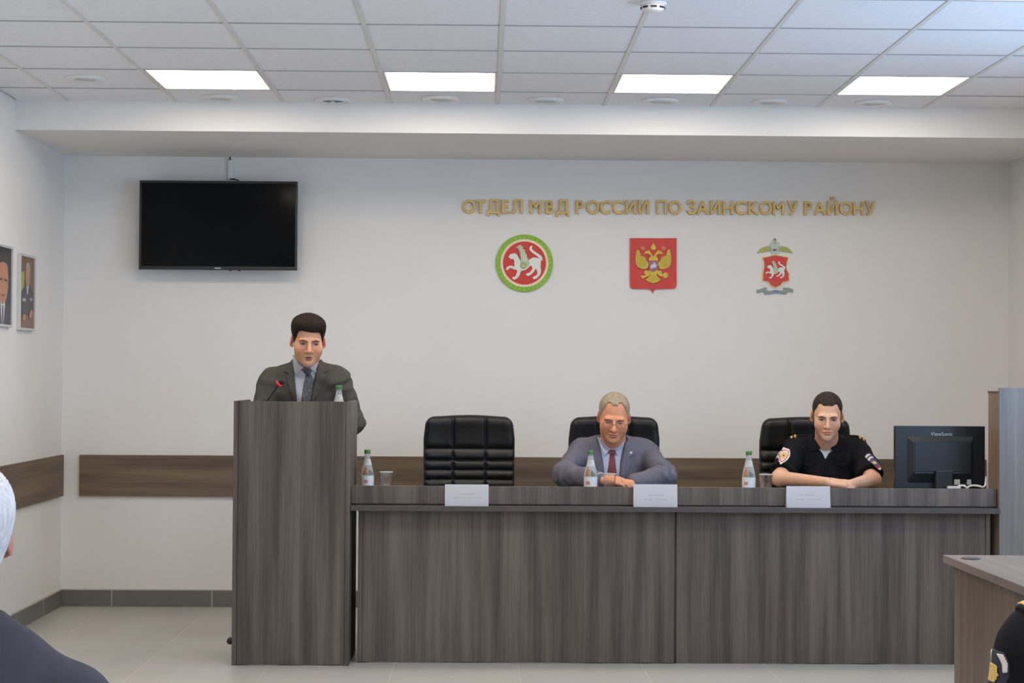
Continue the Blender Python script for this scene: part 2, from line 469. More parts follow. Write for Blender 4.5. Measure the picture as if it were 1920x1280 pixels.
# tiled baseboards with pale joints
def baseboard(name, along, a, b2, joints):
    bm = bmesh.new(); H = 0.092
    if along == 'x': add_box(bm, a, b2, YW - 0.012, YW, 0, H, 0.001, 0, 1)
    else: add_box(bm, XL, XL + 0.012, a, b2, 0, H, 0.001, 0, 1)
    for j in joints:
        if along == 'x': add_box(bm, j - .003, j + .003, YW - 0.0127, YW, 0, H + .0005, 0, 1)
        else: add_box(bm, XL, XL + 0.0127, j - .003, j + .003, 0, H + .0005, 0, 1)
    if along == 'x': add_box(bm, a, b2, YW - 0.0118, YW, H, H + 0.005, 0, 1)
    else: add_box(bm, XL, XL + 0.0118, a, b2, H, H + 0.005, 0, 1)
    return struct(link(name, bm, [M['base'], M['grout']]))
baseboard('baseboard_back', 'x', XL, XR, [-2.105 + .57 * k for k in range(0, 10)])
baseboard('baseboard_left', 'y', YR, YW - 0.012, [9.67 - .57 * k for k in range(0, 20)])

# wooden chair-rail boards on the walls
o = box('wall_rail', M['rail'], None, pt(150, 890, YW)[0], 2.9, YW - 0.018, YW, 0.628, 0.862, 0.002)
tag(o, 'long brown wooden rail board on the back wall behind the table', 'wall board')
o = box('wall_rail', M['rail_y'], None, XL, XL + 0.018, 3.0, YW - 0.02, 0.628, 0.862, 0.002)
tag(o, 'brown wooden rail board on the left wall running towards the audience', 'wall board')

# ------------------------------------------------------------------ television
ty = 9.98
a, b2 = pt(262, 338, ty), pt(557, 507, ty)
tw, th = b2[0] - a[0], a[2] - b2[2]
tc_ = ((a[0] + b2[0]) / 2, ty, (a[2] + b2[2]) / 2)
tv = thing('television', 'large black flat television switched off on the back wall', 'television', tc_)
bm = bmesh.new(); add_box(bm, -tw / 2 + .03, tw / 2 - .03, 0.012, 0.045, -th / 2 + .03, th / 2 - .03, 0.008); link('back_cover', bm, M['black'], tv)
bm = bmesh.new(); w = 0.013
for q in ((-tw / 2, tw / 2, th / 2 - w, th / 2), (-tw / 2, tw / 2, -th / 2, -th / 2 + w * 1.5), (-tw / 2, -tw / 2 + w, -th / 2 + w * 1.5, th / 2 - w), (tw / 2 - w, tw / 2, -th / 2 + w * 1.5, th / 2 - w)):
    add_box(bm, q[0], q[1], -0.006, 0.012, q[2], q[3], 0.002)
link('bezel', bm, M['black'], tv)
bm = bmesh.new(); add_box(bm, -tw / 2 + w, tw / 2 - w, 0.0, 0.010, -th / 2 + w * 1.5, th / 2 - w); link('screen', bm, M['screen'], tv)
bm = bmesh.new(); add_box(bm, -0.018, 0.018, -0.0072, -0.0058, -th / 2 + .007, -th / 2 + .0125, 0.0005); link('logo', bm, M['logo'], tv)
for sx in (0.07, 0.12):
    bm = bmesh.new(); add_box(bm, sx - .008, sx + .008, -0.004, 0.008, -th / 2 - .005, -th / 2, 0.001); link('foot_clip', bm, M['black'], tv)
bm = bmesh.new(); add_box(bm, -0.10, 0.10, 0.045, YW - ty - 0.0, -0.10, 0.10, 0.003); link('wall_bracket', bm, M['black'], tv)
# cable duct above it
d1, d2 = pt(433, 296, YW), pt(433, 340, YW)
t = thing('cable_duct', 'white vertical cable duct on the wall above the television', 'cable duct', (d2[0], YW, d2[2] - .03))
bm = bmesh.new(); add_box(bm, -0.014, 0.014, -0.022, 0.0, 0, BEAM_Z - d2[2] + .03, 0.002); link('channel', bm, M['white'], t)
bm = bmesh.new(); add_tube(bm, [(0, -0.026, BEAM_Z - d2[2] + .029), (-0.004, -0.03, BEAM_Z - d2[2] + .016), (0.002, -0.026, BEAM_Z - d2[2] + .012)], 0.004); link('cable', bm, M['black'], t)
bm = bmesh.new(); add_tube(bm, [(-0.004, -0.026, .04), (0.02, -0.03, .040), (0.045, -0.04, .033), (0.052, -0.05, .024)], 0.004); link('cable', bm, M['black'], t)

# ------------------------------------------------------------------ gold lettering
LATIN = dict(zip('АВЕКМНОРСТ', 'ABEKMHOPCT'))     # same letter shapes, cleaner outlines
def lettering(words, px0, px1, py_base, cap_px):
    a, b2 = pt(px0, py_base, YW), pt(px1, py_base + 4, YW)
    cap = cap_px / FPX * YW
    probe = mesh_xy(text_mesh('Н', 1.0, 0.0)); ch = probe[:, 1].max() - probe[:, 1].min(); size = cap / ch
    base_w = np.ptp(mesh_xy(text_mesh('НН', 1.0, 0.0))[:, 0])
    x = 0.0; items = []
    for c in words:
        if c == ' ': x += 0.30; continue
        me = text_mesh('Н' + c + 'Н', 1.0, 0.0)
        adv = np.ptp(mesh_xy(me)[:, 0]) - base_w
        bpy.data.meshes.remove(me)
        me = text_mesh(LATIN.get(c, c), 1.0, 0.05, 0.020)
        items.append((x, me)); x += adv + 0.035
    total = x - 0.035
    t = thing('wall_lettering', 'raised gold Cyrillic lettering in one line high on the back wall', 'lettering', (a[0], YW, a[2]))
    sx = (b2[0] - a[0]) / total
    for x, me in items:
        co = mesh_xy(me)
        out = np.empty_like(co)
        gx = x + co[:, 0]
        out[:, 0] = gx * sx; out[:, 2] = co[:, 1] * size; out[:, 1] = -0.012 - (co[:, 2]) / 0.05 * 0.007
        out[:, 2] += gx * sx * (b2[2] - a[2]) / (b2[0] - a[0])
        out[:, 1] = np.minimum(out[:, 1], -0.001)
        me.vertices.foreach_set('co', out.ravel()); me.update()
        link('letter', me, M['gold'], t)
lettering('ОТДЕЛ МВД РОССИИ ПО ЗАИНСКОМУ РАЙОНУ', 867, 1640, 399.5, 25.5)

# ------------------------------------------------------------------ wall emblems
def emblem(name, label, center_px, layers, crop0, k):
    c = pt(center_px[0], center_px[1], YW)
    t = thing(name, label, 'emblem', (c[0], YW, c[2]), 'emblems on the back wall')
    for part, polys, mt, back, front in layers:
        bm = bmesh.new()
        for poly in polys:
            q = []
            for x, y in poly:
                w_ = pt(crop0[0] + x / k, crop0[1] + y / k, YW); q.append((w_[0] - c[0], w_[2] - c[2]))
            add_plate(bm, q, -back, -front)
        link(part, bm, mt, t)
    return t
def circ(cx, cy, r, ry=None, n=56): return circle_poly(cx, cy, r, ry, n)
def ring_teeth(cx, cy, r0, r1, n):
    out = []
    for k in range(n):
        a = 2 * math.pi * k / n; da = 2 * math.pi / n * 0.28
        out.append([(cx + r0 * math.cos(a - da), cy + r0 * math.sin(a - da)), (cx + r1 * math.cos(a), cy + r1 * math.sin(a)), (cx + r0 * math.cos(a + da), cy + r0 * math.sin(a + da)), (cx + (r0 + r1) / 2.06 * math.cos(a), cy + (r0 + r1) / 2.06 * math.sin(a))])
    return out
LEOPARD = [(640, 540), (660, 508), (690, 488), (740, 480), (775, 498), (800, 540), (820, 580), (845, 620), (960, 618), (985, 580), (1040, 550), (1100, 553), (1150, 575), (1168, 600), (1168, 650), (1163, 700), (1172, 760), (1167, 810), (1142, 850), (1102, 888), (1060, 907), (1033, 880), (1058, 855), (1093, 843), (1113, 810), (1103, 760), (1085, 728), (1075, 748), (1050, 788), (1010, 828), (960, 853), (922, 830), (943, 808), (983, 798), (1008, 768), (1033, 735), (1018, 690), (1000, 680), (960, 720), (910, 757), (850, 767), (835, 792), (820, 842), (790, 883), (740, 913), (703, 895), (708, 868), (748, 863), (768, 830), (783, 780), (773, 750), (740, 747), (700, 728), (652, 722), (627, 758), (598, 747), (613, 705), (660, 683), (710, 688), (738, 703), (735, 650), (735, 610), (720, 577), (692, 573), (665, 580), (668, 560), (645, 552)]
TAIL = [(1150, 585), (1188, 606), (1197, 562), (1172, 520), (1112, 480), (1052, 440), (1017, 402), (1037, 370), (1010, 353), (983, 385), (983, 420), (1020, 467), (1080, 507), (1132, 549)]
WING = [(750, 375), (790, 370), (850, 325), (837, 363), (880, 368), (875, 408), (915, 430), (907, 460), (940, 500), (937, 530), (960, 570), (975, 610), (985, 650), (960, 700), (900, 740), (850, 720), (830, 660), (840, 590), (830, 500), (815, 440), (793, 402)]
FEATH = [[(850, 600), (860, 600), (855, 430), (845, 400)], [(880, 610), (892, 610), (890, 470), (878, 440)], [(912, 620), (924, 618), (922, 520), (912, 490)]]
emblem('wall_emblem', 'round wall emblem, white winged leopard on a red disc in a green ring', (982, 493),
       [('ring', [circ(900, 640, 468)], M['green'], 0.0, 0.012),
        ('ring_ornament', ring_teeth(900, 640, 405, 455, 36), mat('emblem_lime', lin(168, 196, 60), 0.45, var=0.1), 0.011, 0.0135),
        ('inner_border', [circ(902, 640, 392)], M['cream'], 0.011, 0.014),
        ('red_disc', [circ(902, 640, 352)], M['red'], 0.013, 0.016),
        ('leopard', [LEOPARD, TAIL], M['eggshell'], 0.015, 0.021),
        ('wing', [WING], M['sage'], 0.020, 0.024),
        ('feather_line', FEATH, M['eggshell'], 0.0235, 0.0248),
        ('flank_shield', [circ(880, 682, 52)], M['olive'], 0.0235, 0.026),
        ('shield_boss', [circ(878, 684, 28)], M['sage'], 0.0255, 0.028)], (880, 420), 1920 / 220.)
def mir(poly, ax): return [(2 * ax - x, y) for x, y in poly]
lw = [(405, 432), (440, 460), (465, 545), (545, 575), (562, 630), (590, 655), (602, 700), (572, 767), (500, 775), (450, 755), (408, 738), (383, 690), (374, 590), (383, 520)]
neck = [(655, 600), (640, 545), (612, 525), (585, 512), (517, 515), (548, 470), (600, 452), (642, 500), (680, 560)]
leg_l = [(600, 800), (535, 795), (525, 850), (560, 880), (500, 885), (452, 885), (495, 935), (560, 905), (605, 890), (625, 830)]
def spikes(poly, cx, cy, f0, f1):
    return poly
fe = []
for k in range(6):
    x = 400 + k * 28; fe.append([(x, 520 + 8 * k), (x + 8, 520 + 8 * k), (x + 16, 735), (x + 8, 745)])
emblem('wall_emblem', 'red shield wall emblem with a golden double-headed eagle', (1224, 495),
       [('shield', [[(283, 243), (1080, 243), (1080, 1050), (1068, 1085), (1035, 1108), (740, 1112), (700, 1130), (672, 1185), (645, 1130), (610, 1112), (325, 1108), (295, 1085), (283, 1050)]], M['red'], 0.0, 0.012),
        ('eagle_wing', [lw], M['egold'], 0.011, 0.020), ('eagle_wing', [mir(lw, 681)], M['egold'], 0.011, 0.020),
        ('feather_line', fe, M['edark'], 0.0195, 0.0212), ('feather_line', [mir(q, 681) for q in fe], M['edark'], 0.0195, 0.0212),
        ('eagle_body', [[(640, 545), (681, 562), (722, 545), (757, 600), (760, 660), (750, 830), (730, 880), (790, 945), (800, 955), (760, 992), (681, 1014), (602, 995), (545, 962), (628, 880), (610, 830), (600, 660), (605, 600)]], M['egold'], 0.011, 0.022),
        ('tail_line', [[(681 + d, 890), (685 + d, 890), (685 + d * 2.4, 1000), (679 + d * 2.4, 1000)] for d in (-40, -20, 0, 20, 40)], mat('emblem_bronze', lin(170, 128, 40), 0.45), 0.0215, 0.0232),
        ('eagle_head', [neck], M['egold'], 0.011, 0.021), ('eagle_head', [mir(neck, 681)], M['egold'], 0.011, 0.021),
        ('crown', [[(650, 442), (632, 390), (655, 372), (681, 328), (706, 372), (728, 390), (712, 442)]], M['egold'], 0.011, 0.019),
        ('crown', [[(480, 455), (462, 405), (505, 378), (545, 400), (535, 450)]], mat('emblem_copper', lin(200, 120, 74), 0.45), 0.011, 0.018),
        ('crown', [mir([(480, 455), (462, 405), (505, 378), (545, 400), (535, 450)], 681)], mat('emblem_copper', lin(200, 120, 74), 0.45), 0.011, 0.018),
        ('sceptre_claw', [leg_l], M['egold'], 0.011, 0.019),
        ('orb_claw', [circ(885, 880, 50, 46, 24), [(757, 800), (820, 800), (830, 850), (850, 880), (830, 905), (770, 880), (735, 830)]], M['egold'], 0.011, 0.019),
        ('breast_shield', [[(600, 628), (752, 628), (750, 770), (720, 805), (676, 820), (632, 805), (602, 770)]], M['emauve'], 0.021, 0.026),
        ('rider', [[(625, 740), (640, 700), (672, 690), (690, 655), (712, 668), (708, 700), (738, 690), (730, 735), (712, 765), (690, 745), (660, 765), (640, 775)]], mat('emblem_lilac', lin(200, 196, 224), 0.45), 0.0255, 0.029)],
       (1150, 420), 1371 / 150.)
sh = [(368, 492), (440, 480), (520, 458), (580, 446), (640, 460), (720, 475), (792, 490), (772, 560), (757, 640), (767, 700), (802, 760), (802, 878), (700, 898), (662, 950), (582, 990), (502, 950), (460, 888), (368, 878), (375, 740), (395, 650), (390, 560)]
cx3, cy3 = 582, 715
big = [(cx3 + (x - cx3) * 1.12, cy3 + (y - cy3) * 1.09) for x, y in sh]
def remap(poly): return [(410 + (x - 600) * 335 / 595., 532 + (y - 325) * 313 / 585.) for x, y in poly]
ew = [(520, 318), (440, 283), (335, 318), (262, 402), (400, 380), (520, 366)]
emblem('wall_emblem', 'wall emblem of a red scalloped shield under a silver eagle with a grey ribbon', (1453, 500),
       [('gold_border', [big], M['cream'], 0.0, 0.010), ('border_line', [[(cx3 + (x - cx3) * 1.05, cy3 + (y - cy3) * 1.04) for x, y in sh]], M['egold'], 0.009, 0.0115),
        ('red_shield', [sh], M['red'], 0.011, 0.014), ('leopard', [remap(LEOPARD), remap(TAIL)], M['eggshell'], 0.0135, 0.018),
        ('leopard_wing', [remap(WING)], M['sage'], 0.0175, 0.020),
        ('eagle_wing', [ew], M['olive'], 0.0, 0.010), ('eagle_wing', [mir(ew, 570)], M['olive'], 0.0, 0.010),
        ('eagle_body', [[(520, 440), (508, 330), (478, 282), (500, 228), (540, 218), (546, 172), (570, 143), (596, 172), (602, 216), (640, 230), (662, 282), (632, 330), (625, 440)]], M['silver'], 0.0, 0.013),
        ('eagle_disc', [circ(571, 240, 26)], M['olive'], 0.0125, 0.015), ('eagle_crown', [circ(570, 180, 18)], M['labelgrey'], 0.0125, 0.015),
        ('breast_mark', [[(528, 342), (600, 338), (602, 362), (560, 372), (530, 362)]], mat('emblem_maroon', lin(120, 76, 66), 0.5), 0.0125, 0.015),
        ('ribbon', [[(258, 1038), (340, 1020), (400, 990), (442, 1000), (420, 1040), (480, 1060), (570, 1037), (680, 1052), (730, 1040), (708, 1000), (800, 998), (890, 1028), (880, 1082), (800, 1060), (762, 1112), (680, 1102), (590, 1078), (500, 1107), (400, 1117), (390, 1062), (268, 1087)]], M['ribbon'], 0.0, 0.010),
        ('ribbon_centre', [[(545, 1050), (640, 1052), (640, 1092), (590, 1082), (545, 1096)]], M['eblue'], 0.0095, 0.012)],
       (1390, 430), 1189 / 130.)

# ------------------------------------------------------------------ framed portraits on the left wall
def portrait(label, y0, y1, z0, z1, shapes, bgcol):
    t = thing('framed_portrait', label, 'picture', (XL, (y0 + y1) / 2, z0), 'portraits on the left wall')
    W, H = y1 - y0, z1 - z0
    fr = mat('frame_silver', (0.62, 0.62, 0.60), 0.35, 0.3)
    bm = bmesh.new(); w = 0.012; D = 0.020
    for q in ((-W / 2, W / 2, 0, w), (-W / 2, W / 2, H - w, H), (-W / 2, -W / 2 + w, w, H - w), (W / 2 - w, W / 2, w, H - w)):
        add_box(bm, 0, D, q[0], q[1], q[2], q[3], 0.001, 0, 1)
    link('frame', bm, fr, t)
    bm = bmesh.new(); mats = [bgcol]
    add_box(bm, 0.001, 0.012, -W / 2 + w, W / 2 - w, w, H - w, 0, 0)
    for i, (poly, mt) in enumerate(shapes):
        mats.append(mt)
        vs = [bm.verts.new((0.0123 + i * .0003, -W / 2 + W * u, H * v)) for u, v in poly]
        f = bm.faces.new(vs); f.normal_update()
        if f.normal.x < 0: f.normal_flip()
        f.material_index = i + 1
    link('photograph', bm, mats, t)
pm = lambda n, c: mat('print_' + n, lin(*c), 0.35, var=0.06, scale=30)
skin_p, skin_d = pm('skin', (186, 128, 98)), pm('cheek', (168, 108, 82))
face = smooth_poly([(.20, .62), (.22, .46), (.32, .33), (.50, .26), (.68, .33), (.78, .46), (.80, .62), (.74, .78), (.50, .84), (.26, .78)], 2)
portrait('framed portrait of a man in a dark suit, cut by the left picture edge', 8.62, 8.945, 1.556, 1.962,
         [([(.02, .03), (.98, .03), (.98, .20), (.74, .30), (.60, .33), (.40, .33), (.26, .30), (.02, .20)], pm('suit', (54, 56, 66))),
          ([(.36, .32), (.64, .32), (.56, .03), (.44, .03)], pm('shirt', (206, 208, 208))), ([(.46, .26), (.54, .26), (.56, .03), (.44, .03)], pm('tie', (110, 108, 118))),
          ([(.40, .30), (.60, .30), (.62, .44), (.38, .44)], skin_d), (face, skin_p),
          (smooth_poly([(.17, .62), (.20, .82), (.34, .91), (.60, .92), (.80, .84), (.85, .62), (.78, .73), (.66, .79), (.36, .79), (.24, .73)], 1), pm('hair', (58, 54, 50))),
          ([(.28, .585), (.44, .595), (.44, .565), (.28, .56)], pm('eye', (70, 50, 44))), ([(.56, .595), (.72, .585), (.72, .56), (.56, .565)], pm('eye', (70, 50, 44))),
          ([(.38, .40), (.62, .40), (.59, .37), (.41, .37)], pm('mouth', (140, 78, 66)))], pm('backdrop', (40, 40, 52)))
portrait('small framed portrait of a uniformed man seated, nearest the corner', 9.09, 9.40, 1.549, 1.944,
         [([(.04, .42), (.30, .42), (.34, .78), (.04, .74)], pm('lime', (160, 164, 50))),
          ([(.04, .03), (.96, .03), (.96, .26), (.04, .22)], pm('desk', (128, 92, 66))),
          ([(.10, .20), (.92, .20), (.94, .48), (.74, .60), (.42, .62), (.14, .50)], pm('tunic', (52, 52, 60))),
          ([(.44, .60), (.62, .60), (.56, .48), (.50, .48)], pm('collar', (186, 180, 186))),
          (smooth_poly([(.38, .74), (.42, .62), (.53, .57), (.64, .62), (.68, .74), (.62, .86), (.44, .86)], 2), skin_p),
          (smooth_poly([(.36, .76), (.42, .88), (.54, .91), (.66, .87), (.70, .76), (.62, .84), (.45, .84)], 1), pm('greyhair', (170, 160, 140))),
          ([(.20, .42), (.42, .42), (.42, .38), (.20, .38)], pm('medal', (176, 172, 150))), ([(.66, .44), (.84, .44), (.84, .40), (.66, .40)], pm('medal', (150, 146, 160))),
          (smooth_poly([(.20, .20), (.40, .22), (.44, .15), (.24, .12)], 1), skin_p), (smooth_poly([(.62, .24), (.84, .30), (.90, .22), (.66, .14)], 1), skin_p)], pm('brown', (110, 86, 58)))

# ------------------------------------------------------------------ lectern
LY0, LY1 = 8.07, 8.50
lx0, lx1 = pt(436, 1000, LY0)[0], pt(655.5, 1000, LY0)[0]
LTOP = 1.205
L0 = ((lx0 + lx1) / 2, (LY0 + LY1) / 2, 0)
lec = thing('lectern', 'tall grey wood lectern in front of the standing speaker', 'lectern', L0)
box('side_panel', M['wood'], lec, lx0, lx0 + .020, LY0, LY1, 0, LTOP, .0015, L0)
box('side_panel', M['wood'], lec, lx1 - .020, lx1, LY0, LY1, 0, LTOP, .0015, L0)
box('front_panel', M['wood'], lec, lx0 + .021, lx1 - .021, LY0 + .006, LY0 + .026, 0.004, LTOP - .001, .0015, L0)
box('reading_shelf', M['wood_x'], lec, lx0 + .021, lx1 - .021, LY0 + .027, LY1 - .01, 1.050, 1.072, .0015, L0)
box('lower_shelf', M['wood_x'], lec, lx0 + .021, lx1 - .021, LY0 + .027, LY1 - .03, 0.55, 0.57, .0015, L0)
SHELF = 1.072
bm = bmesh.new(); q = pt(433, 1207, 8.35)
add_lathe(bm, [(0.012, -0.02), (0.016, -0.012), (0.016, 0.012), (0.012, 0.02)], seg=16, axis='y', c=(lx0 - .012 - L0[0], 8.12 - L0[1], 0.105)); link('hook', bm, M['black'], lec, True)

# microphone
mt0 = np.array([pt(478, 760, 8.3)[0], 8.30, SHELF])
mic = thing('microphone', 'gooseneck microphone with a glowing red ring standing on the lectern', 'microphone', tuple(mt0))
bm = bmesh.new(); add_lathe(bm, [(0.05, 0), (0.05, 0.012), (0.044, 0.022), (0.012, 0.028), (0.010, 0.034)], seg=32); link('base', bm, M['black'], mic)
hd = pt(530, 713, 8.26) - mt0
hd2 = pt(522, 720, 8.265) - mt0
path = [(0, 0, 0.028), (0, 0, 0.07)]
for u in np.linspace(0.15, 1, 12): path.append(tuple(np.array([0, 0, 0.07]) * (1 - u) + hd2 * u + np.array([0, 0, -.012]) * math.sin(math.pi * u)))
bm = bmesh.new(); add_tube(bm, path, 0.0034); link('gooseneck', bm, M['black'], mic)
dv = (hd - hd2) / np.linalg.norm(hd - hd2)
bm = bmesh.new(); add_tube(bm, [tuple(hd2 - dv * .002), tuple(hd2 + dv * .008), tuple(hd2 + dv * .010)], [0.0145, 0.0165, 0.0145], 20); link('light_ring', bm, M['led'], mic)
bm = bmesh.new(); add_tube(bm, [tuple(hd2 + dv * .009), tuple(hd2 + dv * .020), tuple(hd2 + dv * .030), tuple(hd2 + dv * .034)], [0.0135, 0.0145, 0.0125, 0.006], 20); link('head', bm, M['dark'], mic)

# ------------------------------------------------------------------ presidium table
TX0, TX1 = lx1 + 0.003, pt(1868, 930, 8.14)[0]
TZ = 0.774
T0 = ((TX0 + TX1) / 2, 8.4, 0)
tb = thing('presidium_table', 'long grey wood presidium table in front of the seated men', 'table', T0)
PF = 8.168
seam = pt(1266, 1100, PF)[0]
box('upstand', M['wood_x'], tb, TX0, TX1, 8.135, 8.155, 0.735, 0.817, .0015, T0)
box('ledge', M['edge'], tb, TX0 - .0, TX1, 8.075, 8.22, 0.706, 0.729, .0015, T0)
box('upstand_foot', M['edge'], tb, TX0 + .004, TX1 - .004, 8.149, 8.155, 0.729, 0.7355, 0, T0)
box('worktop', M['wood_x'], tb, TX0, TX1, 8.156, 8.80, TZ - .025, TZ, .0015, T0)
px0, px1 = pt(680, 1100, PF)[0], pt(1846.5, 1100, PF)[0]
box('front_panel', M['wood'], tb, px0, seam - .005, PF - .005, PF + .013, 0.004, 0.7055, .001, T0)
box('front_panel', M['wood'], tb, seam + .005, px1, PF - .005, PF + .013, 0.004, 0.7055, .001, T0)
box('end_panel', M['wood'], tb, px0 - .022, px0 - .002, PF - .01, 8.78, 0.006, 0.7055, .001, T0)
box('end_panel', M['wood'], tb, px1 + .002, px1 + .022, PF - .01, 8.78, 0.006, 0.7055, .001, T0)
box('centre_panel', M['wood'], tb, seam - .01, seam + .01, PF + .014, 8.78, 0.006, TZ - .025, .001, T0)
for fx in (px0 - .012, seam, px1 + .012):
    for fy in (8.24, 8.7):
        bm = bmesh.new(); add_lathe(bm, [(0.014, 0), (0.014, 0.0055)], seg=12, c=(fx - T0[0], fy - T0[1], 0)); link('glide', bm, M['black'], tb)

# name cards
def name_card(px0, px1, py0, py1, label, lines, tilt):
    yb = 8.098
    a, b2 = pt(px0, py1, yb), pt(px1, py1, yb)
    w = b2[0] - a[0]; hgt = (py1 - py0) / FPX * yb
    t = thing('name_card', label, 'name card', ((a[0] + b2[0]) / 2, yb, 0.729), 'folded name cards along the table ledge', tilt)
    bm = bmesh.new()
    for y0, y1 in ((-0.006, 0.010), (0.028, 0.0115)):
        vs = [(-w / 2, y0, 0), (w / 2, y0, 0), (w / 2, y1, hgt), (-w / 2, y1, hgt)]
        f = bm.faces.new([bm.verts.new(v) for v in vs])
    r = bmesh.ops.solidify(bm, geom=bm.faces[:], thickness=0.0006)
    link('card', bm, M['paper'], t)
    bm = bmesh.new()
    for (x0, x1, zc, hh) in lines:
        x = x0
        while x < x1:
            l = random.uniform(.010, .016); l2 = l * .62; z1 = hh * random.choice((.8, .8, 1.0, 1.25))
            u0, u1 = -w / 2 + x * w, -w / 2 + min(x + l2, x1) * w
            za, zb = zc * hgt, zc * hgt + z1
            yy = lambda z: -0.006 + .016 * z / hgt - .0007
            for (ua, ub, zz0, zz1) in ((u0, u0 + (u1 - u0) * .35, za, zb), (u0 + (u1 - u0) * .35, u1, za + (zb - za) * random.choice((0, .4, .7)), 0)):
                zz1 = zz1 or min(zb, zz0 + hh * .3)
                bm.faces.new([bm.verts.new(v) for v in ((ua, yy(zz0), zz0), (ub, yy(zz0), zz0), (ub, yy(zz1), zz1), (ua, yy(zz1), zz1))])
            x += l
            if random.random() < .0: x += .02
    link('print', bm, M['ink'], t)
name_card(834, 916, 905, 945, 'white folded name card before the empty chair', [(.32, .70, .53, .0042), (.20, .48, .36, .0040), (.51, .82, .36, .0040)], 0.01)
name_card(1188, 1270, 908, 950, 'white folded name card before the man in the grey-blue suit', [(.33, .70, .50, .0042), (.23, .45, .30, .0040), (.52, .76, .30, .0040)], -0.01)
name_card(1475, 1557, 910, 950, 'white folded name card before the seated officer', [(.31, .66, .57, .0042), (.20, .42, .36, .0040), (.46, .80, .36, .0040)], 0.0)

# ------------------------------------------------------------------ bottles and glasses
BOT = [(0.0005, 0.002), (0.022, 0.0), (0.029, 0.004), (0.0315, 0.016), (0.0325, 0.05), (0.0325, 0.078), (0.0315, 0.088), (0.0285, 0.108), (0.0235, 0.130), (0.0185, 0.150), (0.0145, 0.168), (0.0125, 0.178), (0.0125, 0.184), (0.0145, 0.185), (0.0145, 0.187), (0.0115, 0.188), (0.0115, 0.194)]
def r_at(z):
    for (r0, z0), (r1, z1) in zip(BOT[1:], BOT[2:]):
        if z0 <= z <= z1: return r0 + (r1 - r0) * (z - z0) / max(1e-6, z1 - z0)
    return 0.03
def sleeve(bm, z0, z1, a0, a1, off, n=24, mi=0, wav=None):
    zs = np.linspace(z0, z1, 8); grid = []
    for z in zs:
        row = []
        for k in range(n + 1):
            a = a0 + (a1 - a0) * k / n
            zz = z
            if wav: zz = z0 + (z - z0) * wav(k / n)
            r = r_at(zz) + off; row.append(bm.verts.new((r * math.cos(a), r * math.sin(a), zz)))
        grid.append(row)
    for r0, r1 in zip(grid, grid[1:]):
        for k in range(n):
            f = bm.faces.new((r0[k], r0[k + 1], r1[k + 1], r1[k])); f.smooth = True; f.material_index = mi
def bottle(p, label, s=1.0, rot=0.0):
    t = thing('water_bottle', label, 'bottle', tuple(p), 'water bottles on the table and lectern', rot); t.scale = (s, s, s)
    bm = bmesh.new(); add_lathe(bm, BOT, seg=32); link('bottle_body', bm, M['clear'], t)
    bm = bmesh.new(); add_lathe(bm, [(0.0145, 0.187), (0.0152, 0.189), (0.0152, 0.203), (0.013, 0.206), (0.001, 0.206)], seg=24); link('cap', bm, M['cap'], t)
    bm = bmesh.new(); sleeve(bm, 0.016, 0.078, 0, 2 * math.pi, 0.0006, 40); lb = link('label_band', bm, M['label'], t)
    bm = bmesh.new(); sleeve(bm, 0.042, 0.058, math.radians(225), math.radians(262), 0.0010, 10); link('label_mark', bm, M['labelred'], lb)
    bm = bmesh.new(); sleeve(bm, 0.083, 0.125, math.radians(215), math.radians(262), 0.0008, 16, wav=lambda u: 0.35 + 0.65 * math.sin(math.pi * u)); link('label_picture', bm, M['picture'], t)
    bm = bmesh.new(); sleeve(bm, 0.083, 0.115, math.radians(268), math.radians(312), 0.0008, 12, wav=lambda u: 0.3 + 0.7 * (1 - u)); link('label_scene', bm, M['labelgrey'], t)
    bm = bmesh.new(); sleeve(bm, 0.130, 0.160, math.radians(225), math.radians(318), 0.0008, 12); link('neck_label', bm, M['necklabel'], t)
    return t
def glass(p, label):
    t = thing('drinking_glass', label, 'glass', tuple(p), 'drinking glasses on the table')
    bm = bmesh.new()
    add_lathe(bm, [(0.001, 0.0), (0.024, 0.0), (0.0265, 0.003), (0.0325, 0.092), (0.0318, 0.094), (0.0308, 0.092), (0.0262, 0.022), (0.021, 0.014), (0.001, 0.013)], seg=20)
    link('glass_body', bm, M['glass'], t)
    bm = bmesh.new(); add_lathe(bm, [(0.0322, 0.0905), (0.0334, 0.0925), (0.0322, 0.0945), (0.0306, 0.0925), (0.0322, 0.0905)], seg=32); link('rim', bm, M['rimglass'], t)
    return t
def on_table(px, y): return (pt(px, 900, y)[0], y, TZ)
bottle(on_table(688.5, 8.40), 'water bottle on the table next to the lectern', 0.96, 0.3)
bottle(on_table(1107.5, 8.36), 'water bottle in front of the man in the grey-blue suit', 0.98)
bottle(on_table(1404, 8.38), 'water bottle beside the seated officer', 0.98, -0.1)
bottle((pt(635.5, 740, 8.33)[0], 8.33, SHELF), 'green-capped water bottle standing on the lectern before the speaker', 1.0, 0.2)
glass(on_table(724, 8.40), 'empty drinking glass at the table end by the lectern')
glass(on_table(1143, 8.34), 'drinking glass in front of the folded hands of the suited man')
glass(on_table(1436, 8.36), 'drinking glass by the right forearm of the seated officer')

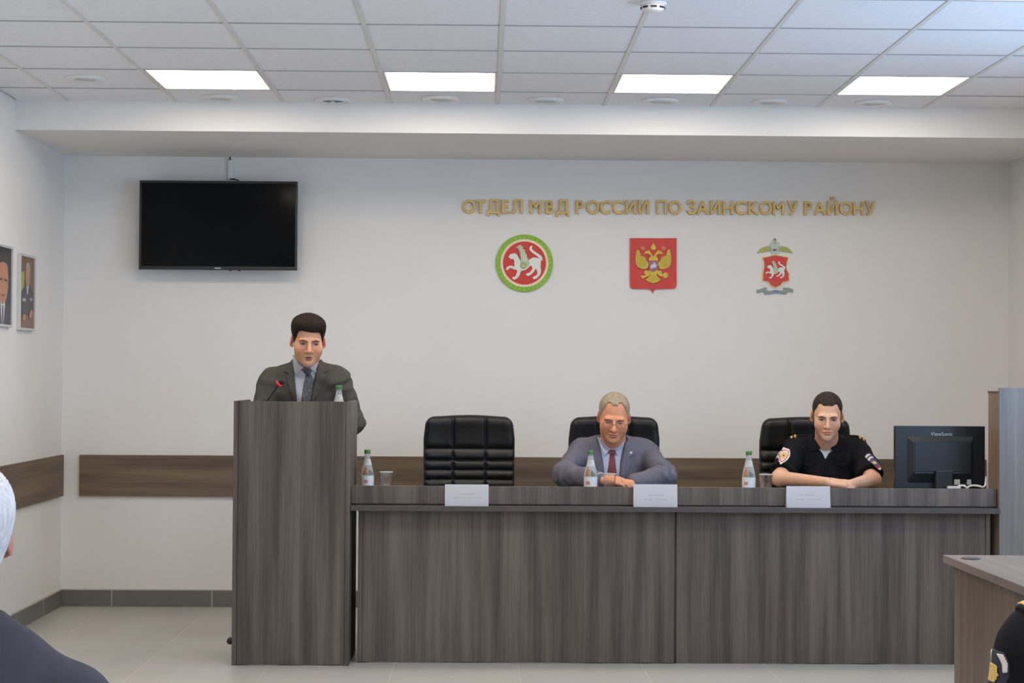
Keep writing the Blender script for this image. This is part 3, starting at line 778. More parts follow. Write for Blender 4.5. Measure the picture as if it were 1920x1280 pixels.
# ------------------------------------------------------------------ monitor seen from behind
my = 8.46
a, b2 = pt(1678, 798, my), pt(1847, 918, my)
mw = b2[0] - a[0]; mz1 = a[2]; mz0 = TZ + 0.012
mo = thing('computer_monitor', 'black computer monitor on the table, its back to the room', 'monitor', ((a[0] + b2[0]) / 2, my, TZ))
z0, z1 = mz0 - TZ, mz1 - TZ
bm = bmesh.new(); add_box(bm, -mw / 2, mw / 2, 0.0, 0.030, z0, z1, 0.004); link('back_shell', bm, M['monitor'], mo)
bm = bmesh.new(); add_box(bm, -mw / 2 + .012, mw / 2 - .012, 0.0295, 0.0315, z0 + .015, z1 - .012); link('screen', bm, M['screen'], mo)
k = mw / 169.
def mx(px): return -mw / 2 + (px - 1678) * k
def mzz(py): return z1 - (py - 798) * k
bm = bmesh.new()
r = bmesh.ops.create_cube(bm, size=1.0)
for v in r['verts']:
    fr = v.co.y < 0
    X_ = (mx(1712), mx(1818)) if fr else (mx(1700), mx(1826)); Z_ = (mzz(884), mzz(827)) if fr else (mzz(905), mzz(816))
    v.co = Vector((X_[1] if v.co.x > 0 else X_[0], -0.028 if fr else 0.001, Z_[1] if v.co.z > 0 else Z_[0]))
bmesh.ops.bevel(bm, geom=bm.edges[:], offset=0.004, segments=2, affect='EDGES'); link('rear_housing', bm, M['monitor'], mo)
bm = bmesh.new(); add_box(bm, mx(1750), mx(1782), -0.045, -0.002, 0.010, mzz(880), 0.004); link('stand_neck', bm, M['black'], mo)
bm = bmesh.new(); add_lathe(bm, [(0.10, 0.0), (0.10, 0.006), (0.095, 0.010), (0.02, 0.013)], seg=40)
for v in bm.verts: v.co.y = v.co.y * .75 - .02
link('stand_base', bm, M['black'], mo)
for a_, b_ in ((1788, 1799), (1812, 1820)):
    bm = bmesh.new(); add_box(bm, mx(a_), mx(b_), -0.012, -0.001, mzz(907), mzz(897), 0.002); link('cable_plug', bm, M['white' if a_ == 1788 else 'white_dull'], mo)
me = text_mesh('ViewSonic', 1.0, 0.0); co = mesh_xy(me); s = (mx(1786) - mx(1745)) / np.ptp(co[:, 0])
out = np.stack([mx(1745) + (co[:, 0] - co[:, 0].min()) * s, np.full(len(co), -0.0012), mzz(816) + co[:, 1] * s], 1)
me.vertices.foreach_set('co', out.ravel()); link('logo_text', me, M['logo'], mo)
# white cables lying beside it
c0 = np.array([pt(1810, 914, 8.38)[0], 8.38, TZ])
t = thing('white_cable', 'coiled white cable lying on the table under the monitor', 'cable', tuple(c0))
bm = bmesh.new(); path = []
for u in np.linspace(0, 1, 40): path.append((-.06 + .16 * u + .01 * math.sin(9 * u), -.01 + .02 * math.sin(14 * u), (.022 + .022 * abs(math.sin(7 * u))) * min(1, 6 * u + .3) + (0.050 * max(0, u - .8) / .2)))
add_tube(bm, path, 0.005, 8); link('cord', bm, M['white'], t)
bm = bmesh.new(); add_box(bm, -.085, -.025, -.016, .016, 0, .040, .004); link('plug', bm, M['white'], t)

# ------------------------------------------------------------------ tall cabinet, low cabinet behind it, side desk
cx0 = TX1 + 0.003; ch = pt(1890, 727, 8.12)[2]
M['panel'] = wood('grey_panel', lin(108, 106, 106), lin(134, 132, 130), 'z', 0.36)
C0 = ((cx0 + 3.0) / 2, 8.35, 0)
cb = thing('storage_cabinet', 'tall grey panelled cabinet closing the right end of the table', 'cabinet', C0)
box('front_panel', M['panel'], cb, cx0, 2.995, 8.10, 8.118, 0.0, ch, .001, C0)
CBY = 8.285
box('side_panel', M['brown'], cb, cx0 + .001, cx0 + .019, 8.119, CBY, 0.0, ch - .026, .001, C0)  # brown here is warm light put into the wood colour
box('side_panel', M['brown'], cb, 2.975, 2.993, 8.119, CBY, 0.0, ch - .026, .001, C0)
box('top_panel', M['edge'], cb, cx0 - .001, 2.994, 8.119, CBY + .004, ch - .0255, ch - .016, .001, C0)
box('back_panel', M['brown'], cb, cx0 + .020, 2.974, CBY - .018, CBY, 0.0, ch - .026, .001, C0)
dc = pt(1768, 1040, 5.80)
DZ = dc[2]; dx0 = dc[0]
D0 = (dx0 + .75, 5.0, 0)
dk = thing('side_desk', 'brown wooden desk in the right foreground, its side towards the room', 'desk', D0)
box('desk_top', M['desk_top'], dk, dx0, 2.95, 3.95, 5.80, DZ - .025, DZ, .002, D0)
box('modesty_panel', M['desk'], dk, dx0 + .030, dx0 + .048, 4.02, 5.77, 0.02, DZ - .026, .001, D0)
box('side_panel', M['desk'], dk, dx0 + .049, 2.93, 5.752, 5.77, 0.0, DZ - .026, .001, D0)
box('side_panel', M['desk'], dk, dx0 + .049, 2.93, 4.02, 4.038, 0.0, DZ - .026, .001, D0)
bm = bmesh.new(); q = pt(1833, 1045, 5.60); add_lathe(bm, [(.03, 0), (.032, .002), (.028, .004), (.01, .0045)], seg=24, c=(q[0] - D0[0], 5.68 - D0[1], DZ)); link('cable_grommet', bm, M['edge'], dk)

# ------------------------------------------------------------------ chairs (implicit cushions)
def gax(*spans):
    """axis coordinates from (lo, hi, step) spans laid end to end"""
    out = []
    for lo, hi, h in spans:
        n = max(2, int(round((hi - lo) / h)))
        out += list(np.linspace(lo, hi, n, endpoint=False))
    out.append(spans[-1][1])
    return np.array(out)

def polygonise(f, ax):
    """closed surface f = 0 on a rectilinear grid (surface nets); only blocks near the surface are evaluated"""
    X, Y, Z = ax
    n = [len(a) for a in ax]
    V = np.empty(n, np.float32)
    B = 8
    starts = [range(0, k, B) for k in n]
    cen = []; rad = []; idx = []
    for i in starts[0]:
        xi = X[i:i + B + 1]
        for j in starts[1]:
            yj = Y[j:j + B + 1]
            for k in starts[2]:
                zk = Z[k:k + B + 1]
                cen.append(((xi[0] + xi[-1]) / 2, (yj[0] + yj[-1]) / 2, (zk[0] + zk[-1]) / 2))
                rad.append(math.sqrt((xi[-1] - xi[0]) ** 2 + (yj[-1] - yj[0]) ** 2 + (zk[-1] - zk[0]) ** 2) / 2)
                idx.append((i, j, k))
    fc = f(np.array(cen)); rad = np.array(rad)
    act = np.abs(fc) < rad * 1.5 + 0.006
    pts = []; slots = []
    for a, (i, j, k), v in zip(act, idx, fc):
        sl = (slice(i, i + B), slice(j, j + B), slice(k, k + B))
        if not a: V[sl] = 1.0 if v > 0 else -1.0
        else:
            g = np.meshgrid(X[sl[0]], Y[sl[1]], Z[sl[2]], indexing='ij')
            pts.append(np.stack([q.ravel() for q in g], 1)); slots.append((sl, g[0].shape))
    if not pts: return np.zeros((0, 3)), np.zeros((0, 4), int)
    allp = np.concatenate(pts); val = np.empty(len(allp), np.float32)
    for s in range(0, len(allp), 400000): val[s:s + 400000] = f(allp[s:s + 400000])
    c = 0
    for sl, shp in slots:
        m_ = shp[0] * shp[1] * shp[2]; V[sl] = val[c:c + m_].reshape(shp); c += m_
    S = V < 0
    cnt = np.zeros([k - 1 for k in n], np.int8)
    for a in (0, 1):
        for b_ in (0, 1):
            for c_ in (0, 1):
                cnt += S[a:n[0] - 1 + a, b_:n[1] - 1 + b_, c_:n[2] - 1 + c_]
    I = np.argwhere((cnt > 0) & (cnt < 8))
    vid = -np.ones(cnt.shape, np.int32); vid[tuple(I.T)] = np.arange(len(I))
    acc = np.zeros((len(I), 3)); w = np.zeros(len(I))
    corners = [(a, b_, c_) for a in (0, 1) for b_ in (0, 1) for c_ in (0, 1)]
    A = [X, Y, Z]
    cv = {o: V[I[:, 0] + o[0], I[:, 1] + o[1], I[:, 2] + o[2]].astype(float) for o in corners}
    cp = {o: np.stack([A[d][I[:, d] + o[d]] for d in range(3)], 1) for o in corners}
    for o in corners:
        for d in range(3):
            if o[d]: continue
            p_ = list(o); p_[d] = 1; p_ = tuple(p_)
            a, b_ = cv[o], cv[p_]; cr = (a < 0) != (b_ < 0)
            t_ = np.where(cr, a / np.where(cr, a - b_, 1), 0)
            acc += np.where(cr[:, None], cp[o] + (cp[p_] - cp[o]) * t_[:, None], 0); w += cr
    verts = acc / w[:, None]
    quads = []
    for d in range(3):
        e0 = [slice(0, k) for k in n]; e1 = [slice(0, k) for k in n]
        e0[d] = slice(0, n[d] - 1); e1[d] = slice(1, n[d])
        o1, o2 = [q for q in range(3) if q != d]
        for q in (o1, o2):
            e0[q] = slice(1, n[q] - 1); e1[q] = slice(1, n[q] - 1)
        s0, s1 = S[tuple(e0)], S[tuple(e1)]
        E = np.argwhere(s0 != s1); flip = s0[tuple(E.T)]
        E = E.copy(); E[:, o1] += 1; E[:, o2] += 1
        def at(da, db):
            q = E.copy(); q[:, o1] += da; q[:, o2] += db
            return vid[tuple(q.T)]
        Q = np.stack([at(-1, -1), at(0, -1), at(0, 0), at(-1, 0)], 1)
        if d == 1: flip = ~flip
        Q[~flip] = Q[~flip][:, ::-1]
        quads.append(Q)
    Q = np.concatenate(quads); Q = Q[(Q >= 0).all(1)]
    return verts, Q

def net_mesh(name, f, ax, mats, parent=None, origin=(0, 0, 0), relax=1, color=None):
    v, q = polygonise(f, ax)
    if relax and len(q):
        for _ in range(relax):
            acc = np.zeros_like(v); n_ = np.zeros(len(v))
            for a, b_ in ((0, 1), (1, 2), (2, 3), (3, 0)):
                np.add.at(acc, q[:, a], v[q[:, b_]]); np.add.at(n_, q[:, a], 1)
                np.add.at(acc, q[:, b_], v[q[:, a]]); np.add.at(n_, q[:, b_], 1)
            v = v * .5 + .5 * acc / np.maximum(n_, 1)[:, None]
    me = bpy.data.meshes.new(name)
    loc = v - np.array(origin)
    me.vertices.add(len(v)); me.vertices.foreach_set('co', loc.ravel())
    me.loops.add(len(q) * 4); me.loops.foreach_set('vertex_index', q.ravel().astype(np.int32))
    me.polygons.add(len(q)); me.polygons.foreach_set('loop_start', np.arange(0, len(q) * 4, 4, dtype=np.int32))
    me.polygons.foreach_set('loop_total', np.full(len(q), 4, np.int32))
    me.polygons.foreach_set('use_smooth', np.ones(len(q), bool))
    me.update(calc_edges=True); me.validate()
    if color is not None:
        at_ = me.color_attributes.new('Col', 'FLOAT_COLOR', 'POINT')
        c = color(v); at_.data.foreach_set('color', np.concatenate([c, np.ones((len(c), 1))], 1).astype(np.float32).ravel())
    return link(name, me, mats, parent)

# implicit primitives -------------------------------------------------
nrm = lambda v: np.asarray(v, float) / np.linalg.norm(v)
def rc(a, b, r1, r2=None):
    a = np.asarray(a, float); ba = np.asarray(b, float) - a; r2 = r1 if r2 is None else r2; L2 = ba.dot(ba) + 1e-12
    def f(P):
        pa = P - a; h = np.clip(pa @ ba / L2, 0, 1)
        return np.linalg.norm(pa - h[:, None] * ba, axis=1) - (r1 + (r2 - r1) * h)
    return f
def ell(c, r, R=None):
    c = np.asarray(c, float); r = np.asarray(r, float)
    def f(P):
        q = P - c
        if R is not None: q = q @ R
        k0 = np.linalg.norm(q / r, axis=1); k1 = np.linalg.norm(q / (r * r), axis=1)
        return k0 * (k0 - 1) / np.maximum(k1, 1e-6)
    return f
def rbox(c, h, r, R=None):
    c = np.asarray(c, float); h = np.asarray(h, float) - r
    def f(P):
        q = P - c
        if R is not None: q = q @ R
        q = np.abs(q) - h
        return np.linalg.norm(np.maximum(q, 0), axis=1) + np.minimum(q.max(1), 0) - r
    return f
def smin(a, b, k):
    if k <= 0: return np.minimum(a, b)
    h = np.maximum(k - np.abs(a - b), 0) / k
    return np.minimum(a, b) - h * h * k * .25
def smax(a, b, k): return -smin(-a, -b, k)
def fold(items):
    """items: (op, f, k) with op u(nion) or s(ubtract)"""
    def f(P):
        d = None
        for op, g, k in items:
            v = g(P)
            if d is None: d = v
            elif op == 'u': d = smin(d, v, k)
            else: d = smax(d, -v, k)
        return d
    return f
def bounded(f, c, r, m_=0.05):
    c = np.asarray(c, float)
    def g(P):
        q = np.linalg.norm(P - c, axis=1) - r
        out = np.maximum(q, 0.02); near = q < m_
        if near.any(): out[near] = f(P[near])
        return out
    return g
def poly2d(poly):
    A = np.asarray(poly, float)
    def f(U):
        d = np.full(len(U), 1e9); s = np.ones(len(U)); n_ = len(A); j = n_ - 1
        for i in range(n_):
            e = A[j] - A[i]; w = U - A[i]
            b_ = w - e * np.clip(w @ e / (e @ e + 1e-12), 0, 1)[:, None]
            d = np.minimum(d, (b_ ** 2).sum(1))
            c1 = U[:, 1] >= A[i][1]; c2 = U[:, 1] < A[j][1]; c3 = e[0] * w[:, 1] > e[1] * w[:, 0]
            s = np.where((c1 & c2 & c3) | (~c1 & ~c2 & ~c3), -s, s)
            j = i
        return s * np.sqrt(d)
    return f
def prism(poly, axes=(0, 2)):
    g = poly2d(poly); a, b_ = axes
    return lambda P: g(P[:, [a, b_]])
def pxprism(px, depth):
    """outline given at photo coordinates on the plane y = depth, seen along the line of sight"""
    poly = [(w_[0], w_[2]) for w_ in (pt(x, y, depth) for x, y in px)]
    return prism(poly)
def shell(base, region, out, inn=0.006, k=0.0):
    return lambda P: np.maximum(np.maximum(base(P) - out, -(base(P) + inn)), region(P))
def bbox_ax(poly_pts, h, pad=0.02):
    a = np.asarray(poly_pts); lo = a.min(0) - pad; hi = a.max(0) + pad
    return [gax((lo[d], hi[d], h)) for d in range(3)]

# executive chair ------------------------------------------------------
def make_chair(c_px, top_py, depth, label):
    c = pt(c_px, top_py, depth)
    t = thing('office_chair', label, 'chair', (c[0], depth, 0), 'black leather chairs behind the table')
    H = 1.118; zc = 0.80
    rows = [-9, .735, .784, .833, .882, .935]
    def back(P):
        q = P.copy(); x, z = q[:, 0], q[:, 2]
        cell = np.ones(len(P))
        for b_ in (-0.085, 0.085): cell = np.minimum(cell, np.abs(x - b_) / 0.02)
        for b_ in (.640, .688, .737, .786, .835, .886, .945): cell = np.minimum(cell, np.abs(z - b_) / (0.022 if b_ < .93 else .035))
        cell = np.clip(cell, 0, 1); puff = 0.016 * (1 - (1 - cell) ** 2.2)
        fl = 0.03 * np.clip((np.abs(x) - .12) / .12, 0, 1) ** 2 + 0.02 * np.clip((z - .95) / .15, 0, 1) ** 2
        q[:, 1] = q[:, 1] + np.where(q[:, 1] < 0.02, puff + .0, 0) + fl
        taper = 1 + 0.06 * np.clip((z - 1.0) / .12, 0, 1)
        q[:, 0] = x * taper
        top = 0.0045 * np.cos(x * 13)
        q[:, 2] = z - top
        return rbox((0, 0.03, .80), (.238, .048, .318), .046)(q) * .8
    net_mesh('backrest', back, [gax((-.27, .27, .006)), gax((-.09, .10, .005)), gax((.46, 1.15, .006))], M['leather'], t, relax=1)
    seat = lambda P: rbox((0, -.22, .47), (.25, .25, .055), .045)(P - np.stack([0 * P[:, 0], 0 * P[:, 0], .012 * np.cos(P[:, 0] * 9)], 1)) * .9
    net_mesh('seat', seat, [gax((-.28, .28, .012)), gax((-.50, .06, .012)), gax((.39, .56, .008))], M['leather'], t)
    bm = bmesh.new(); add_tube(bm, [(0, .04, .49), (0, .085, .55), (0, .10, .66)], .022); link('back_support', bm, M['black'], t)
    bm = bmesh.new(); add_lathe(bm, [(.03, .06), (.03, .25), (.018, .25), (.018, .41)], seg=20, c=(0, -.2, 0)); link('gas_lift', bm, M['black'], t)
    bm = bmesh.new(); add_lathe(bm, [(.05, .07), (.05, .11), (.03, .115)], seg=20, c=(0, -.2, 0))
    link('hub', bm, M['black'], t)
    for k_ in range(5):
        a = math.radians(90 + 72 * k_); e = (.30 * math.cos(a), -.2 + .30 * math.sin(a), .068)
        bm = bmesh.new(); add_tube(bm, [(.04 * math.cos(a), -.2 + .04 * math.sin(a), .092), e], [.022, .015]); link('base_arm', bm, M['black'], t)
        bm = bmesh.new(); add_lathe(bm, [(.004, -.022), (.026, -.022), (.028, -.018), (.028, .018), (.026, .022), (.004, .022)], seg=18, axis='y', c=(e[0], e[1], .028)); link('caster', bm, M['black'], t)
    return t
CH = make_chair(880, 778, 9.20, 'black leather office chair, empty, beside the lectern')
def copy_tree(o, parent=None):
    c = o.copy(); COL.objects.link(c)
    if parent is not None: c.parent = parent
    for ch in list(o.children): copy_tree(ch, c)
    return c
for cpx, lab in ((1151, 'black leather office chair behind the man in the grey-blue suit'), (1508.5, 'black leather office chair behind the seated officer')):
    c = copy_tree(CH); c.location = (pt(cpx, 780, 9.20)[0], 9.20, 0); c['label'] = lab

# ------------------------------------------------------------------ people
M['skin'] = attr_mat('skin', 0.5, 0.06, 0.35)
M['eyes'] = attr_mat('eyes', 0.3)
def rotm(yaw=0, pitch=0, roll=0):
    a, b_, c = (math.radians(v) for v in (yaw, pitch, roll))
    Rz = np.array([[math.cos(a), -math.sin(a), 0], [math.sin(a), math.cos(a), 0], [0, 0, 1]])
    Rx = np.array([[1, 0, 0], [0, math.cos(b_), -math.sin(b_)], [0, math.sin(b_), math.cos(b_)]])
    Ry = np.array([[math.cos(c), 0, math.sin(c)], [0, 1, 0], [-math.sin(c), 0, math.cos(c)]])
    return Rz @ Rx @ Ry

def head_local(o):
    """head in its own axes: face towards -y, eyes at z = 0"""
    wj, ch, fat = o.get('jaw', 1.0), o.get('chin', 1.0), o.get('cheek', 1.0)
    nz = o.get('nose', 1.0); mw = o.get('mouth', 1.0)
    it = [('u', ell((0, .018, .042), (.0745, .093, .078)), 0),
          ('u', ell((0, -.012, -.022), (.064 * (.5 + .5 * wj), .079, .078)), .03),
          ('u', ell((0, -.028, -.070), (.053 * wj, .058, .040)), .025),
          ('u', ell((0, -.074, -.098 * ch), (.022 * wj, .018, .017)), .028)]
    for s in (-1, 1):
        it.append(('u', ell((s * .040, -.058, -.030), (.026 * fat, .026 * fat, .030 * fat)), .022))
        it.append(('u', ell((s * .026, -.078, .019), (.026, .014, .009)), .015))
    for s in (-1, 1): it.append(('s', ell((s * .031, -.100, .001), (.0175, .022, .0105)), .012))
    for s in (-1, 1): it.append(('u', ell((s * .031, -.0685, -.001), (.0160, .0125, .0105)), .004))
    it += [('u', rc((0, -.086, .012), (0, -.110 - .004 * nz, -.031), .0065, .0115 * nz), .010),
           ('u', ell((-.0115, -.098, -.036), (.0085, .011, .0075)), .006), ('u', ell((.0115, -.098, -.036), (.0085, .011, .0075)), .006),
           ('u', ell((0, -.089, -.0600), (.0215 * mw, .0125, .0058)), .005), ('u', ell((0, -.087, -.0715), (.0185 * mw, .0135, .0068)), .005),
           ('s', ell((0, -.103, -.0655), (.020 * mw, .008, .0016 + o.get('open', 0))), .003),
           ('s', ell((0, -.100, -.0815), (.016, .006, .003)), .008)]
    for s in (-1, 1):
        R = rotm(s * 22, 0, s * -6)
        it.append(('u', ell((s * .0785, .016, -.002), (.0085, .019, .029), R), .006))
        it.append(('s', ell((s * .088, .010, -.002), (.0075, .009, .017), R), .004))
        it.append(('u', ell((s * .0755, .008, -.026), (.006, .008, .008), R), .005))
    return fold(it)

def hand_f(W, d, n, side, s=1.0, curl=(14, 20, 16), spread=0.0, thumb_in=0.0):
    """palm and five bent fingers; d towards the finger tips, n out of the back of the hand, side = +1/-1 where the thumb leaves"""
    d = nrm(d); n = nrm(np.asarray(n) - d * np.dot(n, d)); t = np.cross(d, n) * side
    W = np.asarray(W, float); parts = []; ends = []
    palm = [('u', ell(W + d * .045 * s, (.034 * s, .050 * s, .0135 * s), np.stack([t, d, n], 1)), 0)]
    off = [.030, .0105, -.0095, -.0275]; reach = [.088, .092, .087, .077]
    seg = [(.040, .024, .019), (.044, .028, .020), (.041, .026, .019), (.032, .020, .017)]
    for i in range(4):
        K = W + d * reach[i] * s + t * off[i] * s
        palm.append(('u', rc(W + t * off[i] * .62 * s + d * .012 * s, K, .0135 * s, .0105 * s), .008))
        a = 0.0; p = K; dd = nrm(d + t * spread * (1.5 - i) * .12); ch_ = []
        for j, l in enumerate(seg[i]):
            a += math.radians(curl[j] * (1 + .10 * (i - 1.5)))
            v = dd * math.cos(a) - n * math.sin(a); q = p + v * l * s
            ch_.append(('u', rc(p, q, (.0092 - .0008 * j - (.001 if i == 3 else 0)) * s, (.0084 - .0008 * j - (.001 if i == 3 else 0)) * s), .003)); p = q
        parts.append(fold(ch_)); ends.append(p)
    T0_ = W + d * .022 * s + t * .024 * s; v = nrm(d * .80 + t * (.62 - thumb_in) - n * (.22 + thumb_in * .3)); th = []
    for l, r1, r2 in ((.044, .0135, .0115), (.032, .0110, .0098), (.026, .0098, .0080)):
        q = T0_ + v * l * s; th.append(('u', rc(T0_, q, r1 * s, r2 * s), .005)); T0_ = q; v = nrm(v + d * .22 - t * .10)
    pf, tf = fold(palm), fold(th)
    def f(P):
        dd = pf(P)
        fd = None
        for g in parts:
            v_ = g(P); fd = v_ if fd is None else smin(fd, v_, .0015)
        return smin(smin(dd, fd, .007), tf(P), .008)
    return bounded(f, W + d * .09 * s, .13 * s), ends

def wrinkle(amp, k=1.0, ph=0.0):
    def g(P):
        x, y, z = P[:, 0] * k, P[:, 1] * k, P[:, 2] * k
        return amp * (np.sin(38 * x + 21 * z + 9 * y + ph) * np.sin(27 * z - 19 * x + 15 * y + 1.3 + ph) + .6 * np.sin(61 * z + 33 * x + ph * 2) * np.sin(23 * x - 40 * y))
    return g

def sleeve_folds(arms, ph, amp=.0052):
    segs = []
    for sh, e, w_ in arms: segs += [(sh, e, 1.0, .10), (sh, e, .12, .05), (e, w_, .10, .08)]
    def g(P):
        out = np.zeros(len(P))
        for i, (a, b_, u, wd) in enumerate(segs):
            d = b_ - a; L = np.linalg.norm(d); d = d / L; n1 = nrm(np.cross(d, (.3, .9, .2))); n2 = np.cross(d, n1)
            q = P - a; s_ = q @ d; x, y = q @ n1, q @ n2; pr = np.hypot(x, y)
            m_ = np.exp(-((s_ - u * L) / wd) ** 2) * np.clip((.13 - pr) / .04, 0, 1)
            th = np.arctan2(y, x)
            out += amp * m_ * np.sin(s_ * 120 + 1.6 * np.sin(th * 2 + ph + i) + 2.2 * th * (1 if i % 2 else -1) + ph) * (.6 + .4 * np.sin(th + i * 1.7 + ph))
        return out
    return g

def build_person(name, label, S):
    O = np.array(S['origin'], float)
    t = thing(name, label, 'person', tuple(O))
    hc, HR, hs = np.array(S['head'], float), rotm(*S['rot']), S.get('hs', 1.0)
    hl = head_local(S.get('face', {}))
    def to_head(P): return ((P - hc) @ HR) / hs
    def from_head(q): return (np.asarray(q) * hs) @ HR.T + hc
    headf = bounded(lambda P: hl(to_head(P)) * hs, hc, .14 * hs)
    nb = np.array(S['neck'], float)                        # base of the neck
    nk_top = from_head((0, .022, -.070))
    shl, shr, el, er, wl, wr = (np.array(S[k_], float) for k_ in ('shl', 'shr', 'el', 'er', 'wl', 'wr'))
    hip = np.array(S['hip'], float); W = S.get('w', 1.0); up = nrm(nb - hip)
    tilt = math.degrees(math.atan2(-(nb - hip)[1], (nb - hip)[2]))
    TR = rotm(0, tilt, 0)
    L = np.linalg.norm(nb - hip)
    ln = lambda a, b_, u: a + (b_ - a) * u
    def torso(i):
        g = [('u', ell(ln(hip, nb, .64), (.160 * W + i, .112 * W + i, .175 + i), TR), 0),
             ('u', ell(ln(hip, nb, .28), (.150 * W + i, .118 * W + i, .20 + i), TR), .08),
             ('u', ell(hip, (.160 * W + i, .125 + i, .13 + i), TR), .08),
             ('u', rc(ln(shl, nb, .12) - up * .01, ln(shr, nb, .12) - up * .01, .054 + i), .06)]
        for sh in (shl, shr): g.append(('u', rc(ln(nb, nk_top, .25) + np.array([0, .012, 0]), ln(nb, sh, .86), .045 + i * .8, .036 + i), .03))
        return g
    def arm(sh, e, w_, i, r=(.052, .044, .028)):
        return [('u', rc(sh, e, r[0] + i, r[1] + i), .05), ('u', rc(e, w_, r[1] + i, r[2] + i), .03)]
    hands = []
    body = torso(-.006) + arm(shl, el, wl, -.004, (.050, .041, .0265)) + arm(shr, er, wr, -.004, (.050, .041, .0265))
    body.append(('u', rc(nk_top, nb, .056 * S.get('neckw', 1), .062 * S.get('neckw', 1)), .02))
    body.append(('u', headf, .014))
    ends = {}
    for k_, hd in S.get('hands', {}).items():
        w_ = wl if k_ == 'l' else wr
        f, e_ = hand_f(w_, hd['d'], hd['n'], hd['side'], hd.get('s', 1.0), hd.get('curl', (14, 20, 16)), hd.get('spread', 0), hd.get('thumb_in', 0))
        body.append(('u', f, .012)); ends[k_] = (w_, hd)
    knl, knr, ftl, ftr = (np.array(S[k_], float) for k_ in ('knl', 'knr', 'ftl', 'ftr'))
    fdir = S.get('fdir', -1)
    for s_, kn, ft in ((-1, knl, ftl), (1, knr, ftr)):
        hj = hip + np.array([s_ * .09, -.0, -.02])
        body += [('u', rc(hj, kn, .075, .050), .05), ('u', rc(kn, ft + np.array([0, 0, .09]), .048, .033), .03),
                 ('u', rc(ft + np.array([0, -.02 * fdir, .055]), ft + np.array([0, .14 * fdir, .035]), .035, .028), .02)]
    bodyf = fold(body)
    # skin colour: own tones, dark eye circles with socket shade painted in
    base = np.array(S['skin'][:3])
    mw = S.get('face', {}).get('mouth', 1.0)
    lipsg = poly2d([(x * mw, z) for x, z in [(-.023, -.065), (-.012, -.0575), (0, -.059), (.012, -.0575), (.023, -.065), (.012, -.076), (0, -.0785), (-.012, -.076)]])
    def skincol(v):
        q = to_head(v); c = np.tile(base, (len(v), 1))
        inh = (np.linalg.norm(q, axis=1) < .17)
        def mix(mask, col, amt):
            m_ = (mask * amt * inh)[:, None]; return c * (1 - m_) + np.array(col[:3]) * m_
        front = np.clip((-q[:, 1] - .04) / .03, 0, 1)
        red = base * np.array([1.02, .80, .76])
        for s in (-1, 1): c = mix(np.exp(-((q[:, 0] - s * .042) ** 2 + (q[:, 2] + .032) ** 2) / .0005) * front, red, .7)
        c = mix(np.exp(-(q[:, 0] ** 2 + (q[:, 2] + .030) ** 2) / .00018) * front, red, .6)
        c = mix(np.clip((np.abs(q[:, 0]) - .072) / .008, 0, 1) * (np.abs(q[:, 2]) < .05), red, .7)
        c = mix(np.clip((-q[:, 2] - .050) / .02, 0, 1) * front * S.get('stubble', .25), base * np.array([.78, .76, .80]), 1)
        for s in (-1, 1): c = mix(np.exp(-((q[:, 0] - s * .030) ** 2 / .00030 + (q[:, 2] - .002) ** 2 / .00016)) * front, base * np.array([.62, .55, .58]), S.get('socket_shade', .55))
        c = mix(np.clip(-lipsg(q[:, [0, 2]]) / .003 + .6, 0, 1) * front, S.get('lip', base * np.array([.80, .52, .50])), .85)
        if 'open' in S.get('face', {}): c = mix(np.exp(-(q[:, 0] ** 2 / (.012 * mw) ** 2 + (q[:, 2] + .0655) ** 2 / .0028 ** 2)) * front, (.06, .015, .012), .95)
        return c
    hh = .0024
    ex = S['extent']                                       # (x0, x1, y0, y1)
    hx0, hx1 = hc[0] - .12, hc[0] + .12; hy0, hy1 = hc[1] - .15, hc[1] + .16
    hz0, hz1 = hc[2] - .15, hc[2] + .15
    lowz = min(min(shl[2], shr[2]) - .5, S.get('finez', 9) - .02)
    zsp = [(-.02, S['finez'], .012), (S['finez'], hz0, S.get('handh', .0045)), (hz0, hz1, hh)]
    net_mesh('body', bodyf, [gax((ex[0], hx0, S.get('handh', .0045)), (hx0, hx1, hh), (hx1, ex[1], S.get('handh', .0045))),
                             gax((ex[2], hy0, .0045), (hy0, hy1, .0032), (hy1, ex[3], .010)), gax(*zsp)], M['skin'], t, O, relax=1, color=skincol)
    # ---- hair, brows, eyes
    def head_patch(nm, poly, out, mt, h=.0014, inn=.003, color=None, parent=None):
        g = poly2d(poly)
        f = lambda P: (lambda q: np.maximum(np.maximum(hl(q) - out, -(hl(q) + inn)), np.maximum(g(q[:, [0, 2]]), q[:, 1] + .03)) * hs)(to_head(P))
        c = [from_head((x, y, z)) for x, z in poly for y in (-.115, -.06)]
        return net_mesh(nm, f, bbox_ax(c, h, .006), mt, parent or t, O, relax=1, color=color)
    H = S['hair']
    azs = np.array([a for a, _ in H['line']]); zls = np.array([z for _, z in H['line']])
    def hairf(P):
        q = to_head(P)
        az = np.degrees(np.arctan2(np.abs(q[:, 0]), -(q[:, 1] - .005)))
        zl = np.interp(az, azs, zls) + H.get('sweep', 0) * np.clip(q[:, 0] / .06, -1, 1) * np.clip(1 - az / 70, 0, 1)
        zl = zl + .0016 * np.sin(q[:, 0] * 700) * np.clip(1 - az / 80, 0, 1)
        tz = np.clip((q[:, 2] - .02) / .08, 0, 1)
        th = H['side'] + (H['top'] - H['side']) * tz
        th = th + H.get('front', 0) * np.exp(-((q[:, 1] + .06) ** 2) / .0016) * np.exp(-((q[:, 2] - .09) ** 2) / .0012)
        th = th + H.get('corner', 0) * np.exp(-((np.abs(q[:, 0]) - .058) ** 2) / .0008) * np.exp(-((q[:, 2] - .088) ** 2) / .0010)
